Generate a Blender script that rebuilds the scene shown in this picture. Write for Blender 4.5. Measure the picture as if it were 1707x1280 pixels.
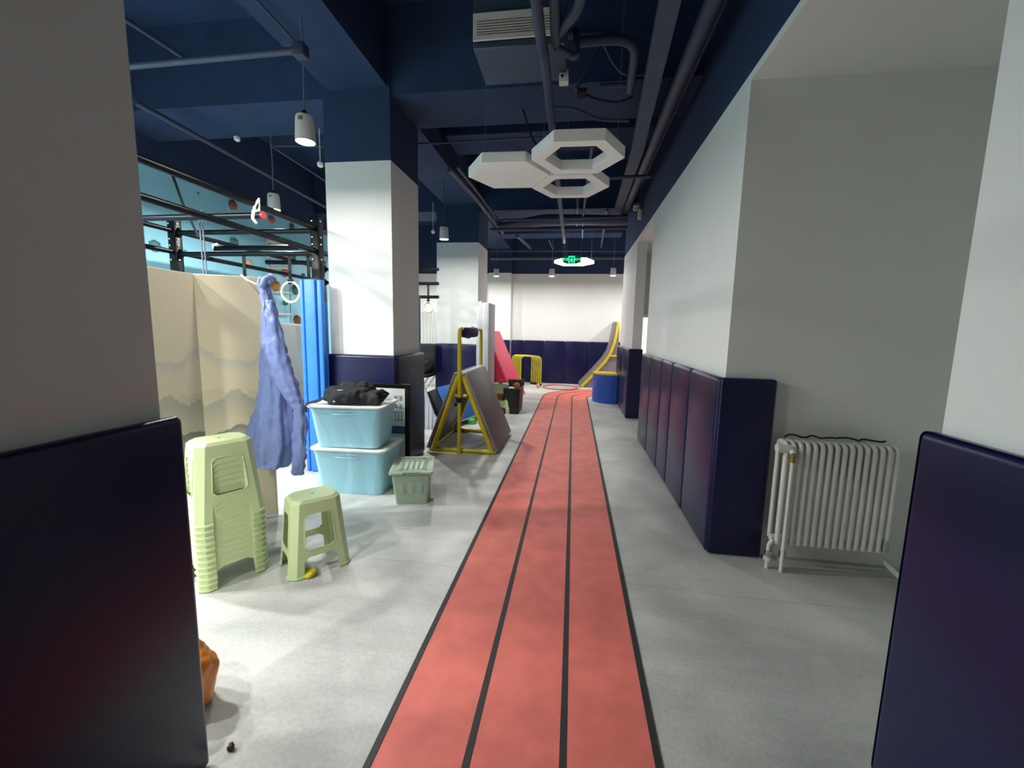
import bpy, bmesh, math, random
from mathutils import Vector, Matrix, noise

# ------------------------------------------------------------------ camera, world, exposure
scene = bpy.context.scene
COL = scene.collection
for o in list(bpy.data.objects):
    bpy.data.objects.remove(o)
FPX, PITCH, ROLL, YAW, CAMH = 697.08, 0.12820, 0.02104, 0.14287, 1.5
FW = Vector((-math.sin(YAW) * math.cos(PITCH), math.cos(YAW) * math.cos(PITCH), -math.sin(PITCH)))
_r = Vector((math.cos(YAW), math.sin(YAW), 0))
_u = _r.cross(FW)
RT = math.cos(ROLL) * _r + math.sin(ROLL) * _u
UP = -math.sin(ROLL) * _r + math.cos(ROLL) * _u
cam_data = bpy.data.cameras.new('camera')
cam_data.sensor_width = 36.0
cam_data.sensor_fit = 'HORIZONTAL'
cam_data.lens = FPX * 36.0 / 1707.0
cam_data.clip_start = 0.05
cam = bpy.data.objects.new('camera', cam_data)
cam.matrix_world = Matrix(((RT.x, UP.x, -FW.x, 0), (RT.y, UP.y, -FW.y, 0), (RT.z, UP.z, -FW.z, CAMH), (0, 0, 0, 1)))
COL.objects.link(cam)
scene.camera = cam
world = bpy.data.worlds.new('world')
world.use_nodes = True
world.node_tree.nodes['Background'].inputs[0].default_value = (0.02, 0.022, 0.025, 1)
world.node_tree.nodes['Background'].inputs[1].default_value = 1.0
scene.world = world
scene.view_settings.view_transform = 'Standard'
scene.view_settings.look = 'None'
scene.view_settings.gamma = 1.0
scene.view_settings.use_curve_mapping = False
scene.view_settings.exposure = 0.08
LAMP_W = 62.0         # every pendant lamp

def ray(px, py):
    return FW * FPX + RT * (px - 853.5) + UP * (640 - py)
def FL(px, py, z=0.0):            # pixel on the horizontal plane z
    v = ray(px, py); return Vector((0, 0, CAMH)) + v * ((z - CAMH) / v.z)
def AY(px, py, y):                # pixel on the plane across the corridor at y
    v = ray(px, py); return Vector((0, 0, CAMH)) + v * (y / v.y)
def AX(px, py, x):                # pixel on a wall along the corridor at x
    v = ray(px, py); return Vector((0, 0, CAMH)) + v * (x / v.x)

# ------------------------------------------------------------------ materials
def lin(c):
    return tuple(((v / 255) / 12.92 if v / 255 <= 0.04045 else (((v / 255) + 0.055) / 1.055) ** 2.4) for v in c)
MATS = {}
def mat(name, rgb, rough=0.5, metal=0.0, var=0.06, scale=8.0, bump=0.0, bscale=60.0, spec=0.5, emit=None, estr=0.0, alpha=None, coat=0.0):
    """procedural material: noise-varied colour, optional fine relief; rgb in sRGB 0..255"""
    m = bpy.data.materials.new(name); m.use_nodes = True
    nt = m.node_tree; b = nt.nodes['Principled BSDF']
    c = lin(rgb)
    tc = nt.nodes.new('ShaderNodeTexCoord')
    n = nt.nodes.new('ShaderNodeTexNoise'); n.inputs['Scale'].default_value = scale; n.inputs['Detail'].default_value = 4
    nt.links.new(tc.outputs['Object'], n.inputs['Vector'])
    r = nt.nodes.new('ShaderNodeValToRGB')
    r.color_ramp.elements[0].position = 0.3; r.color_ramp.elements[1].position = 0.7
    r.color_ramp.elements[0].color = tuple(v * (1 - var) for v in c) + (1,)
    r.color_ramp.elements[1].color = tuple(min(1, v * (1 + var)) for v in c) + (1,)
    nt.links.new(n.outputs['Fac'], r.inputs['Fac'])
    nt.links.new(r.outputs['Color'], b.inputs['Base Color'])
    b.inputs['Roughness'].default_value = rough
    b.inputs['Metallic'].default_value = metal
    b.inputs['Specular IOR Level'].default_value = spec
    b.inputs['Coat Weight'].default_value = coat
    if emit:
        b.inputs['Emission Color'].default_value = lin(emit) + (1,)
        b.inputs['Emission Strength'].default_value = estr
    if bump:
        n2 = nt.nodes.new('ShaderNodeTexNoise'); n2.inputs['Scale'].default_value = bscale; n2.inputs['Detail'].default_value = 3
        nt.links.new(tc.outputs['Object'], n2.inputs['Vector'])
        bp = nt.nodes.new('ShaderNodeBump'); bp.inputs['Strength'].default_value = bump; bp.inputs['Distance'].default_value = 0.01
        nt.links.new(n2.outputs['Fac'], bp.inputs['Height'])
        nt.links.new(bp.outputs['Normal'], b.inputs['Normal'])
    MATS[name] = m
    return m

WHITE = (226, 228, 224); NAVYP = (27, 49, 84)
def two_tone():
    """white wall paint below 3.08 m, dark navy paint above, the paint line is real paint"""
    m = mat('wall_paint', WHITE, rough=0.75, var=0.015, scale=2.0, bump=0.05, bscale=140)
    nt = m.node_tree; b = nt.nodes['Principled BSDF']
    src = b.inputs['Base Color'].links[0].from_socket
    g = nt.nodes.new('ShaderNodeNewGeometry'); s = nt.nodes.new('ShaderNodeSeparateXYZ')
    nt.links.new(g.outputs['Position'], s.inputs[0])
    gt = nt.nodes.new('ShaderNodeMath'); gt.operation = 'GREATER_THAN'; gt.inputs[1].default_value = 3.09
    nt.links.new(s.outputs['Z'], gt.inputs[0])
    mx = nt.nodes.new('ShaderNodeMixRGB'); nt.links.new(gt.outputs[0], mx.inputs[0])
    nt.links.new(src, mx.inputs[1]); mx.inputs[2].default_value = lin(NAVYP) + (1,)
    nt.links.new(mx.outputs[0], b.inputs['Base Color'])
    return m
def concrete():
    m = bpy.data.materials.new('concrete'); m.use_nodes = True
    nt = m.node_tree; b = nt.nodes['Principled BSDF']
    g = nt.nodes.new('ShaderNodeNewGeometry')
    n1 = nt.nodes.new('ShaderNodeTexNoise'); n1.inputs['Scale'].default_value = 1.3; n1.inputs['Detail'].default_value = 8; n1.inputs['Distortion'].default_value = 0.6
    n2 = nt.nodes.new('ShaderNodeTexNoise'); n2.inputs['Scale'].default_value = 55; n2.inputs['Detail'].default_value = 3
    mp = nt.nodes.new('ShaderNodeMapping'); mp.inputs['Scale'].default_value = (1.2, 7.0, 1)
    n3 = nt.nodes.new('ShaderNodeTexNoise'); n3.inputs['Scale'].default_value = 2.0; n3.inputs['Detail'].default_value = 5
    nt.links.new(g.outputs['Position'], n1.inputs['Vector']); nt.links.new(g.outputs['Position'], n2.inputs['Vector'])
    nt.links.new(g.outputs['Position'], mp.inputs['Vector']); nt.links.new(mp.outputs[0], n3.inputs['Vector'])
    r = nt.nodes.new('ShaderNodeValToRGB')
    r.color_ramp.elements[0].position = 0.34; r.color_ramp.elements[1].position = 0.66
    r.color_ramp.elements[0].color = lin((170, 171, 166)) + (1,); r.color_ramp.elements[1].color = lin((211, 212, 207)) + (1,)
    ad = nt.nodes.new('ShaderNodeMath'); ad.operation = 'ADD'
    sc = nt.nodes.new('ShaderNodeMath'); sc.operation = 'MULTIPLY_ADD'; sc.inputs[1].default_value = 0.25; sc.inputs[2].default_value = -0.125
    nt.links.new(n2.outputs['Fac'], sc.inputs[0]); nt.links.new(n1.outputs['Fac'], ad.inputs[0]); nt.links.new(sc.outputs[0], ad.inputs[1])
    sc3 = nt.nodes.new('ShaderNodeMath'); sc3.operation = 'MULTIPLY_ADD'; sc3.inputs[1].default_value = 0.18; sc3.inputs[2].default_value = -0.09
    nt.links.new(n3.outputs['Fac'], sc3.inputs[0])
    ad2 = nt.nodes.new('ShaderNodeMath'); ad2.operation = 'ADD'
    nt.links.new(ad.outputs[0], ad2.inputs[0]); nt.links.new(sc3.outputs[0], ad2.inputs[1])
    nt.links.new(ad2.outputs[0], r.inputs['Fac'])
    # scuff marks
    n4 = nt.nodes.new('ShaderNodeTexNoise'); n4.inputs['Scale'].default_value = 7.0; n4.inputs['Detail'].default_value = 2
    nt.links.new(g.outputs['Position'], n4.inputs['Vector'])
    r4 = nt.nodes.new('ShaderNodeValToRGB'); r4.color_ramp.elements[0].position = 0.70; r4.color_ramp.elements[1].position = 0.80
    r4.color_ramp.elements[0].color = (1, 1, 1, 1); r4.color_ramp.elements[1].color = (0.72, 0.72, 0.72, 1)
    nt.links.new(n4.outputs['Fac'], r4.inputs['Fac'])
    # hairline control joint across the slab, wandering a little
    s = nt.nodes.new('ShaderNodeSeparateXYZ'); nt.links.new(g.outputs['Position'], s.inputs[0])
    w = nt.nodes.new('ShaderNodeMath'); w.operation = 'MULTIPLY_ADD'; w.inputs[1].default_value = 0.08; nt.links.new(n1.outputs['Fac'], w.inputs[0]); nt.links.new(s.outputs['Y'], w.inputs[2])
    d = nt.nodes.new('ShaderNodeMath'); d.operation = 'SUBTRACT'; d.inputs[1].default_value = 2.46; nt.links.new(w.outputs[0], d.inputs[0])
    a = nt.nodes.new('ShaderNodeMath'); a.operation = 'ABSOLUTE'; nt.links.new(d.outputs[0], a.inputs[0])
    lt = nt.nodes.new('ShaderNodeMath'); lt.operation = 'LESS_THAN'; lt.inputs[1].default_value = 0.0022; nt.links.new(a.outputs[0], lt.inputs[0])
    lt2 = nt.nodes.new('ShaderNodeMath'); lt2.operation = 'MULTIPLY'; lt2.inputs[1].default_value = 0.4; nt.links.new(lt.outputs[0], lt2.inputs[0])
    m1 = nt.nodes.new('ShaderNodeMixRGB'); m1.blend_type = 'MULTIPLY'; m1.inputs[0].default_value = 0.5
    nt.links.new(r.outputs[0], m1.inputs[1]); nt.links.new(r4.outputs[0], m1.inputs[2])
    m2 = nt.nodes.new('ShaderNodeMixRGB'); nt.links.new(lt2.outputs[0], m2.inputs[0]); nt.links.new(m1.outputs[0], m2.inputs[1]); m2.inputs[2].default_value = lin((80, 80, 76)) + (1,)
    nt.links.new(m2.outputs[0], b.inputs['Base Color'])
    b.inputs['Roughness'].default_value = 0.42
    b.inputs['Specular IOR Level'].default_value = 0.35
    bp = nt.nodes.new('ShaderNodeBump'); bp.inputs['Strength'].default_value = 0.05; bp.inputs['Distance'].default_value = 0.01
    nt.links.new(n2.outputs['Fac'], bp.inputs['Height']); nt.links.new(bp.outputs['Normal'], b.inputs['Normal'])
    return m
def screen_mat():
    """beige fabric print: pale mountain ridges in sea-green and brown washes (flat print on the screen)"""
    m = bpy.data.materials.new('screen_print'); m.use_nodes = True
    nt = m.node_tree; b = nt.nodes['Principled BSDF']
    tc = nt.nodes.new('ShaderNodeTexCoord'); s = nt.nodes.new('ShaderNodeSeparateXYZ'); nt.links.new(tc.outputs['Object'], s.inputs[0])
    base = lin((208, 197, 170))
    cur = nt.nodes.new('ShaderNodeRGB'); cur.outputs[0].default_value = base + (1,)
    out = cur.outputs[0]
    def ridge(out, z0, amp, sc, seed, col, soft, strength):
        cb = nt.nodes.new('ShaderNodeCombineXYZ'); nt.links.new(s.outputs['X'], cb.inputs[0]); cb.inputs[1].default_value = seed
        n = nt.nodes.new('ShaderNodeTexNoise'); n.inputs['Scale'].default_value = sc; n.inputs['Detail'].default_value = 5
        nt.links.new(cb.outputs[0], n.inputs['Vector'])
        h = nt.nodes.new('ShaderNodeMath'); h.operation = 'MULTIPLY_ADD'; h.inputs[1].default_value = amp; h.inputs[2].default_value = z0 - amp / 2
        nt.links.new(n.outputs['Fac'], h.inputs[0])
        d = nt.nodes.new('ShaderNodeMath'); d.operation = 'SUBTRACT'; nt.links.new(h.outputs[0], d.inputs[0]); nt.links.new(s.outputs['Z'], d.inputs[1])
        r = nt.nodes.new('ShaderNodeValToRGB'); e = r.color_ramp.elements
        e[0].position = 0.0; e[0].color = (0, 0, 0, 1); e[1].position = 0.012; e[1].color = (strength,) * 3 + (1,)
        e2 = e.new(soft); e2.color = (0, 0, 0, 1)
        nt.links.new(d.outputs[0], r.inputs['Fac'])
        mx = nt.nodes.new('ShaderNodeMixRGB'); nt.links.new(r.outputs[0], mx.inputs[0]); nt.links.new(out, mx.inputs[1]); mx.inputs[2].default_value = lin(col) + (1,)
        return mx.outputs[0]
    out = ridge(out, 1.30, 0.5, 4.0, 3.1, (168, 172, 172), 0.10, 0.55)
    out = ridge(out, 1.02, 0.35, 3.0, 7.7, (190, 168, 136), 0.25, 0.4)
    out = ridge(out, 0.95, 0.6, 5.0, 11.3, (136, 152, 144), 0.22, 0.6)
    out = ridge(out, 0.72, 0.3, 5.0, 17.9, (78, 92, 102), 0.14, 0.75)
    nt.links.new(out, b.inputs['Base Color'])
    b.inputs['Roughness'].default_value = 0.85
    return m

M = {}
M['paint'] = two_tone()
M['concrete'] = concrete()
M['navy_ceiling'] = mat('navy_ceiling', NAVYP, rough=0.85, var=0.2, scale=3.0, bump=0.15, bscale=20)
M['navy_pipe'] = mat('navy_pipe', (50, 60, 82), rough=0.55, var=0.15)
M['navy_tray'] = mat('navy_tray', (64, 76, 98), rough=0.6, var=0.12)
M['vinyl'] = mat('navy_vinyl', (15, 18, 63), rough=0.30, var=0.05, scale=4, bump=0.06, bscale=220, spec=0.38)
M['track'] = mat('track_rubber', (220, 116, 105), rough=0.5, var=0.12, scale=7, bump=0.12, bscale=260, spec=0.3)
M['line'] = mat('track_line', (40, 40, 42), rough=0.6, var=0.1)
M['green'] = mat('green_plastic', (200, 216, 164), rough=0.38, var=0.03, scale=3)
M['aqua'] = mat('aqua_plastic', (166, 216, 234), rough=0.3, var=0.03, scale=3)
M['lid_white'] = mat('white_plastic', (232, 234, 228), rough=0.35, var=0.02)
M['sage'] = mat('sage_plastic', (160, 178, 158), rough=0.35, var=0.03)
M['black_cloth'] = mat('black_cloth', (26, 26, 28), rough=0.8, var=0.25, scale=14, bump=0.5, bscale=35)
M['black_metal'] = mat('black_metal', (8, 9, 13), rough=0.36, var=0.1, spec=0.16)
M['chrome'] = mat('chrome_bolt', (200, 202, 205), rough=0.25, metal=1.0, var=0.05)
M['yellow'] = mat('yellow_paint', (206, 188, 30), rough=0.35, var=0.05)
M['grey_vinyl'] = mat('grey_vinyl', (126, 120, 124), rough=0.5, var=0.06, scale=5, bump=0.15, bscale=12)
M['pale_grey'] = mat('pale_grey_vinyl', (186, 184, 186), rough=0.5, var=0.04)
M['charcoal'] = mat('charcoal_mat', (96, 98, 98), rough=0.6, var=0.12, scale=2)
M['blue'] = mat('blue_vinyl', (44, 122, 216), rough=0.45, var=0.06, scale=5, bump=0.2, bscale=14)
M['blue2'] = mat('bright_blue_vinyl', (74, 132, 226), rough=0.4, var=0.05, scale=4, bump=0.2, bscale=9)
M['royal'] = mat('royal_blue_foam', (30, 82, 172), rough=0.5, var=0.05)
M['black_vinyl'] = mat('black_vinyl', (14, 14, 16), rough=0.5, var=0.1)
M['pink'] = mat('red_pink_vinyl', (236, 74, 106), rough=0.45, var=0.06)
M['pink_shade'] = mat('red_vinyl_shaded', (196, 40, 72), rough=0.5, var=0.06)  # wedge mat side: its shade is put into a darker red
M['climb'] = mat('climbing_wall_blue', (150, 214, 234), rough=0.6, var=0.06, scale=1.2, bump=0.2, bscale=40)
M['gown'] = mat('blue_gown_cloth', (122, 142, 200), rough=0.45, var=0.08, scale=6, bump=0.9, bscale=16)
M['sleeve_navy'] = mat('navy_fleece', (26, 28, 96), rough=0.8, var=0.2, scale=30, bump=0.6, bscale=60)
M['screen'] = screen_mat()
M['wood'] = mat('screen_edge', (186, 176, 150), rough=0.7, var=0.08)
M['hexwhite'] = mat('hexagon_panel_white', (246, 243, 238), rough=0.6, var=0.02)
M['steel'] = mat('ac_casing', (58, 74, 94), rough=0.55, metal=0.1, var=0.1)
M['grille'] = mat('grille_grey', (206, 206, 200), rough=0.5, var=0.03)
M['dark'] = mat('dark_void', (8, 9, 12), rough=0.9, var=0.1)
M['rad'] = mat('radiator_enamel', (222, 222, 216), rough=0.35, var=0.03)
M['brass'] = mat('brass_valve', (150, 128, 80), rough=0.4, metal=0.7, var=0.15)
M['lamp_white'] = mat('lamp_housing', (214, 216, 212), rough=0.4, var=0.02)
M['lamp_glow'] = mat('lamp_glow', (255, 255, 250), rough=0.5, var=0.0, emit=(255, 252, 240), estr=22.0)
M['ring_glow'] = mat('ring_glow', (255, 255, 255), rough=0.5, var=0.0, emit=(246, 250, 255), estr=9.0)
M['exit_dark'] = mat('exit_plate', (8, 52, 36), rough=0.5, var=0.05, emit=(0, 90, 50), estr=0.35)
M['exit_glow'] = mat('exit_glow', (40, 240, 160), rough=0.5, var=0.0, emit=(60, 255, 175), estr=1.6)
M['ringwood'] = mat('gym_ring_wood', (218, 206, 182), rough=0.5, var=0.1, scale=20)
M['strap'] = mat('black_strap', (24, 25, 30), rough=0.8, var=0.1)
M['orange'] = mat('orange_plastic_bag', (222, 126, 32), rough=0.35, var=0.12, scale=12, bump=0.5, bscale=18)
M['red_cap'] = mat('red_cap', (222, 50, 52), rough=0.4, var=0.05)
M['hoop'] = mat('hoop_red', (220, 70, 84), rough=0.4, var=0.05)
M['hook_rope'] = mat('tan_rope', (150, 120, 100), rough=0.8, var=0.1)
M['foam'] = mat('foam_sheet', (176, 178, 172), rough=0.8, var=0.08, bump=0.4, bscale=30)
M['brown'] = mat('brown_shell', (92, 56, 38), rough=0.6, var=0.2, scale=40)
M['window_glow'] = mat('frosted_pane', (245, 246, 248), rough=0.4, var=0.0, emit=(245, 248, 255), estr=1.1)
M['poster'] = mat('poster_paper', (206, 210, 206), rough=0.6, var=0.04)
M['poster_ink'] = mat('poster_ink', (92, 100, 98), rough=0.6, var=0.15)
M['poster_blue'] = mat('poster_blue', (40, 62, 104), rough=0.6, var=0.1)
M['wood_light'] = mat('wood_piece', (204, 150, 92), rough=0.5, var=0.12)
M['cable'] = mat('cable_grey', (96, 104, 120), rough=0.6, var=0.1)
HOLD_COLS = {'brown': (140, 88, 60), 'red': (196, 88, 78), 'teal': (74, 120, 122), 'tan': (208, 176, 140), 'orange': (190, 128, 64), 'white': (226, 222, 214)}
for k, v in HOLD_COLS.items():
    M['hold_' + k] = mat('hold_' + k, v, rough=0.7, var=0.2, scale=30)

# ------------------------------------------------------------------ mesh helpers
def new_obj(name, bm, m, parent=None, smooth=False, loc=None, rot=None):
    me = bpy.data.meshes.new(name)
    bm.normal_update(); bm.to_mesh(me); bm.free()
    if smooth is True:
        for p in me.polygons: p.use_smooth = True
    elif smooth:
        me.set_sharp_from_angle(angle=smooth)
        for p in me.polygons: p.use_smooth = True
    if m is not None: me.materials.append(M[m] if isinstance(m, str) else m)
    o = bpy.data.objects.new(name, me); COL.objects.link(o)
    if parent is not None: o.parent = parent
    if loc is not None: o.location = loc
    if rot is not None: o.rotation_euler = rot
    return o
def empty(name, loc=(0, 0, 0), rz=0.0):
    o = bpy.data.objects.new(name, None); o.empty_display_size = 0.1
    COL.objects.link(o); o.location = loc; o.rotation_euler = (0, 0, rz)
    return o
def tag(o, label, cat, group=None, kind=None):
    o['label'] = label; o['category'] = cat
    if group: o['group'] = group
    if kind: o['kind'] = kind
    return o
def struct(o, label=None, cat=None):
    o['kind'] = 'structure'
    if label: o['label'] = label
    if cat: o['category'] = cat
    return o
def copy_tree(o, parent=None):
    c = o.copy(); COL.objects.link(c)
    c.parent = parent
    for ch in list(o.children):
        copy_tree(ch, c)
    return c
def box(bm, x0, x1, y0, y1, z0, z1, bev=0.0, seg=2, mtx=None):
    r = bmesh.ops.create_cube(bm, size=1.0)
    vs = r['verts']
    bmesh.ops.scale(bm, vec=(x1 - x0, y1 - y0, z1 - z0), verts=vs)
    bmesh.ops.translate(bm, vec=((x0 + x1) / 2, (y0 + y1) / 2, (z0 + z1) / 2), verts=vs)
    if bev:
        es = list({e for v in vs for e in v.link_edges})
        rb = bmesh.ops.bevel(bm, geom=es, offset=bev, segments=seg, profile=0.5, affect='EDGES')
        vs = list({v for f in rb['faces'] for v in f.verts} | {v for v in vs if v.is_valid})
    if mtx is not None:
        bmesh.ops.transform(bm, matrix=mtx, verts=vs)
    return bm
def mkbox(name, m, x0, x1, y0, y1, z0, z1, bev=0.0, seg=2, parent=None, mtx=None):
    bm = bmesh.new(); box(bm, x0, x1, y0, y1, z0, z1, bev, seg, mtx)
    return new_obj(name, bm, m, parent, smooth=0.7 if bev else False)
def tube(bm, pts, r, sides=10, closed=False, caps=True, rad=None):
    pts = [Vector(p) for p in pts]; n = len(pts)
    rings = []; prev = None
    for i, p in enumerate(pts):
        if closed: t = (pts[(i + 1) % n] - pts[i - 1])
        elif i == 0: t = pts[1] - pts[0]
        elif i == n - 1: t = pts[-1] - pts[-2]
        else: t = (pts[i + 1] - p).normalized() + (p - pts[i - 1]).normalized()
        t.normalize()
        if prev is None:
            a = Vector((0, 0, 1)) if abs(t.z) < 0.9 else Vector((1, 0, 0))
            u = t.cross(a).normalized()
        else:
            u = (prev - t * prev.dot(t)).normalized()
        prev = u; v = t.cross(u)
        rr = rad[i] if rad else r
        rings.append([bm.verts.new(p + (u * math.cos(2 * math.pi * k / sides) + v * math.sin(2 * math.pi * k / sides)) * rr) for k in range(sides)])
    for i in range(n if closed else n - 1):
        a, b = rings[i], rings[(i + 1) % n]
        for k in range(sides):
            bm.faces.new((a[k], a[(k + 1) % sides], b[(k + 1) % sides], b[k]))
    if caps and not closed:
        bm.faces.new(rings[0][::-1]); bm.faces.new(rings[-1])
    return bm
def mktube(name, m, pts, r, sides=10, closed=False, parent=None, rad=None):
    bm = bmesh.new(); tube(bm, pts, r, sides, closed, rad=rad)
    bmesh.ops.recalc_face_normals(bm, faces=bm.faces)
    return new_obj(name, bm, m, parent, smooth=0.9)
def arc_path(pts, r, seg=5):
    """round the corners of a polyline"""
    pts = [Vector(p) for p in pts]; out = [pts[0]]
    for i in range(1, len(pts) - 1):
        a, p, b = pts[i - 1], pts[i], pts[i + 1]
        ra = min(r, (a - p).length / 2.01); rb = min(r, (b - p).length / 2.01); rr = min(ra, rb)
        s = p + (a - p).normalized() * rr; e = p + (b - p).normalized() * rr
        for k in range(seg + 1):
            t = k / seg
            out.append(s * (1 - t) ** 2 + p * 2 * t * (1 - t) + e * t * t)
    out.append(pts[-1]); return out
def loft(bm, rings, caps=True, closed=True):
    vr = [[bm.verts.new(p) for p in r] for r in rings]
    n = len(vr[0])
    for a, b in zip(vr[:-1], vr[1:]):
        for k in range(n if closed else n - 1):
            bm.faces.new((a[k], a[(k + 1) % n], b[(k + 1) % n], b[k]))
    if caps:
        bm.faces.new(vr[0][::-1]); bm.faces.new(vr[-1])
    return vr
def lathe(bm, prof, n=20):
    rings = [[Vector((r * math.cos(2 * math.pi * k / n), r * math.sin(2 * math.pi * k / n), z)) for k in range(n)] for r, z in prof]
    loft(bm, rings); bmesh.ops.recalc_face_normals(bm, faces=bm.faces)
    return bm
def prism(bm, poly, axis, a0, a1):
    """extrude a 2-D polygon: axis 'y' -> poly is (x,z); 'z' -> (x,y); 'x' -> (y,z)"""
    def P(p, a):
        return {'y': (p[0], a, p[1]), 'z': (p[0], p[1], a), 'x': (a, p[0], p[1])}[axis]
    A = [bm.verts.new(P(p, a0)) for p in poly]; B = [bm.verts.new(P(p, a1)) for p in poly]
    n = len(poly)
    for i in range(n):
        bm.faces.new((A[i], A[(i + 1) % n], B[(i + 1) % n], B[i]))
    bm.faces.new(A[::-1]); bm.faces.new(B)
    bmesh.ops.recalc_face_normals(bm, faces=bm.faces)
    return bm
def bevel_all(bm, off, seg=2):
    bmesh.ops.bevel(bm, geom=list(bm.edges), offset=off, segments=seg, profile=0.5, affect='EDGES')
def rrect(hx, hy, r, n=4):
    """rounded rectangle loop"""
    out = []
    for sx, sy, a0 in ((1, 1, 0), (-1, 1, 90), (-1, -1, 180), (1, -1, 270)):
        for k in range(n + 1):
            a = math.radians(a0 + 90 * k / n)
            out.append((sx * (hx - r) + r * math.cos(a), sy * (hy - r) + r * math.sin(a)))
    return out

# ------------------------------------------------------------------ the setting
PADH = 1.22
CEIL = 4.45
floor = struct(mkbox('floor', 'concrete', -5.2, 3.4, -2.6, 12.3, -0.1, 0.0), 'polished pale grey concrete floor', 'floor')
ceiling = struct(mkbox('ceiling', 'navy_ceiling', -5.2, 3.4, -2.6, 12.3, CEIL, CEIL + 0.1), 'dark navy painted concrete ceiling', 'ceiling')
def wall(name, x0, x1, y0, y1, z0=0.0, z1=CEIL, label=None, m='paint'):
    return struct(mkbox(name, m, x0, x1, y0, y1, z0, z1), label, 'wall' if label else None)
wall('wall_left_near', -1.5, -1.210, -2.5, 1.06, label='shaded white wall end at the near left')
wall('wall_right_near', 1.112, 3.3, -2.5, 1.41, label='white wall at the near right beside the radiator alcove')
wall('wall_back', -5.1, 3.3, -2.6, -2.5, label='wall behind the viewpoint')
wall('wall_alcove', 2.75, 2.85, 1.41, 2.94, label='inner wall of the radiator alcove')
wall('wall_right', 1.01, 3.3, 2.94, 6.08, label='white corridor wall with navy padding at its foot')
lint = wall('wall_lintel', 1.01, 2.75, 1.41, 2.94, 3.04, CEIL, label='lintel over the radiator alcove')
wall('wall_lintel_door', 1.01, 3.3, 6.08, 7.51, 3.02, CEIL, label='lintel over the side opening')
wall('wall_lintel_inner', 1.17, 3.3, 7.51, 8.62, 3.02, CEIL, label='soffit deep inside the side opening')
wall('wall_right_pier', 1.01, 1.17, 7.51, 9.42, label='white pier beyond the side opening')
wall('wall_side_opening', 1.17, 3.3, 8.62, 8.78, label='wall deep inside the side opening')
wall('wall_right_far', 3.2, 3.3, 6.08, 12.1, label='far right side wall')
wall('wall_far', -5.1, 3.3, 12.1, 12.3, label='white wall closing the far end')
wall('wall_far_pier', -2.45, -1.8, 11.9, 12.1, label='white pier on the far end wall')
wall('wall_left', -5.2, -5.08, -2.5, 12.1, label='left side wall of the gym')
climb = struct(mkbox('wall_climbing', 'climb', -5.08, -4.98, 1.2, 9.0, 0.0, 3.30), 'light blue climbing wall along the left side', 'climbing wall')
for nm, x0, x1, y0, y1, lab in (('pillar', -2.48, -1.80, 4.03, 4.75, 'white square pillar beside the aqua storage boxes'),
                                ('pillar', -2.60, -1.80, 7.80, 8.62, 'white square pillar behind the yellow climbing trestle')):
    struct(mkbox(nm, 'paint', x0, x1, y0, y1, 0, CEIL), lab, 'pillar')
# beams
struct(mkbox('trim_1', 'navy_ceiling', -2.42, -1.82, -2.5, 12.1, 3.74, CEIL), 'navy ceiling beam running over the pillars', 'beam')
struct(mkbox('trim_2', 'navy_ceiling', -5.1, 1.2, 4.05, 4.73, 3.68, CEIL), 'navy cross beam at the first pillar', 'beam')
struct(mkbox('trim_3', 'navy_ceiling', -5.1, 1.2, 7.85, 8.5, 3.66, CEIL), 'navy cross beam at the second pillar', 'beam')
struct(mkbox('trim_4', 'navy_ceiling', -1.75, 1.0, 5.6, 6.2, 3.98, CEIL), 'navy shallow cross beam above the hexagon panels', 'beam')
struct(mkbox('trim_5', 'navy_ceiling', -1.8, 1.0, 10.0, 10.5, 3.72, CEIL), 'navy cross beam near the far wall', 'beam')
# window deep in the side opening
w = empty('window_1', (1.2, 8.62, 0)); struct(w, 'bright frosted window inside the side opening', 'window')
mkbox('window_frame', 'lid_white', 0.0, 1.1, -0.05, 0.0, 1.80, 1.88, parent=w)
mkbox('window_frame', 'lid_white', 0.0, 0.03, -0.03, 0.0, 0.80, 1.80, parent=w)
mkbox('window_frame', 'lid_white', 1.07, 1.1, -0.03, 0.0, 0.80, 1.80, parent=w)
mkbox('window_sill', 'lid_white', 0.0, 1.1, -0.06, 0.0, 0.74, 0.80, parent=w)
mkbox('pane', 'window_glow', 0.03, 1.07, -0.015, -0.005, 0.80, 1.80, parent=w)

# ------------------------------------------------------------------ padded wall panels
def pad(x0, x1, y0, y1, label, group=None, z1=PADH, z0=0.005, bev=0.028):
    bm = bmesh.new(); box(bm, x0, x1, y0, y1, z0, z1, bev, 4)
    o = new_obj('wall_pad', bm, 'vinyl', smooth=1.2)
    return tag(o, label, 'wall pad', group)
G = 0.003
pad(-1.210, -1.172, -2.2, 0.35, 'dark navy wall pad on the shaded near left wall, further pad', None)
pad(-1.210, -1.172, 0.35 + G, 1.10, 'dark navy wall pad ending at the corner beside the green stools', bev=0.018)
pad(1.076, 1.112, -2.2, 0.55, 'dark navy wall pad on the near right wall, away from the corner')
pad(1.076, 1.112, 0.55 + G, 1.45, 'dark navy wall pad on the near right wall corner beside the radiator alcove')
ys = [2.89, 3.56, 4.19, 4.68, 5.32, 6.02]
ordn = ['first', 'second', 'third', 'fourth', 'fifth']
for i in range(5):
    pad(0.95, 1.01, ys[i] + (G if i else 0), ys[i + 1] - G, 'glossy navy wall pad, %s from the radiator corner' % ordn[i], 'pads on the right corridor wall')
pad(0.965, 1.31, 2.875, 2.94, 'dark navy pad on the wall end beside the white radiator', bev=0.022)
pad(0.95, 1.19, 7.445, 7.51, 'dark navy pad on the end of the pier by the side opening', bev=0.022)
pad(0.95, 1.01, 7.52, 8.35, 'navy wall pad along the pier, beside the side opening')
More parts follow.
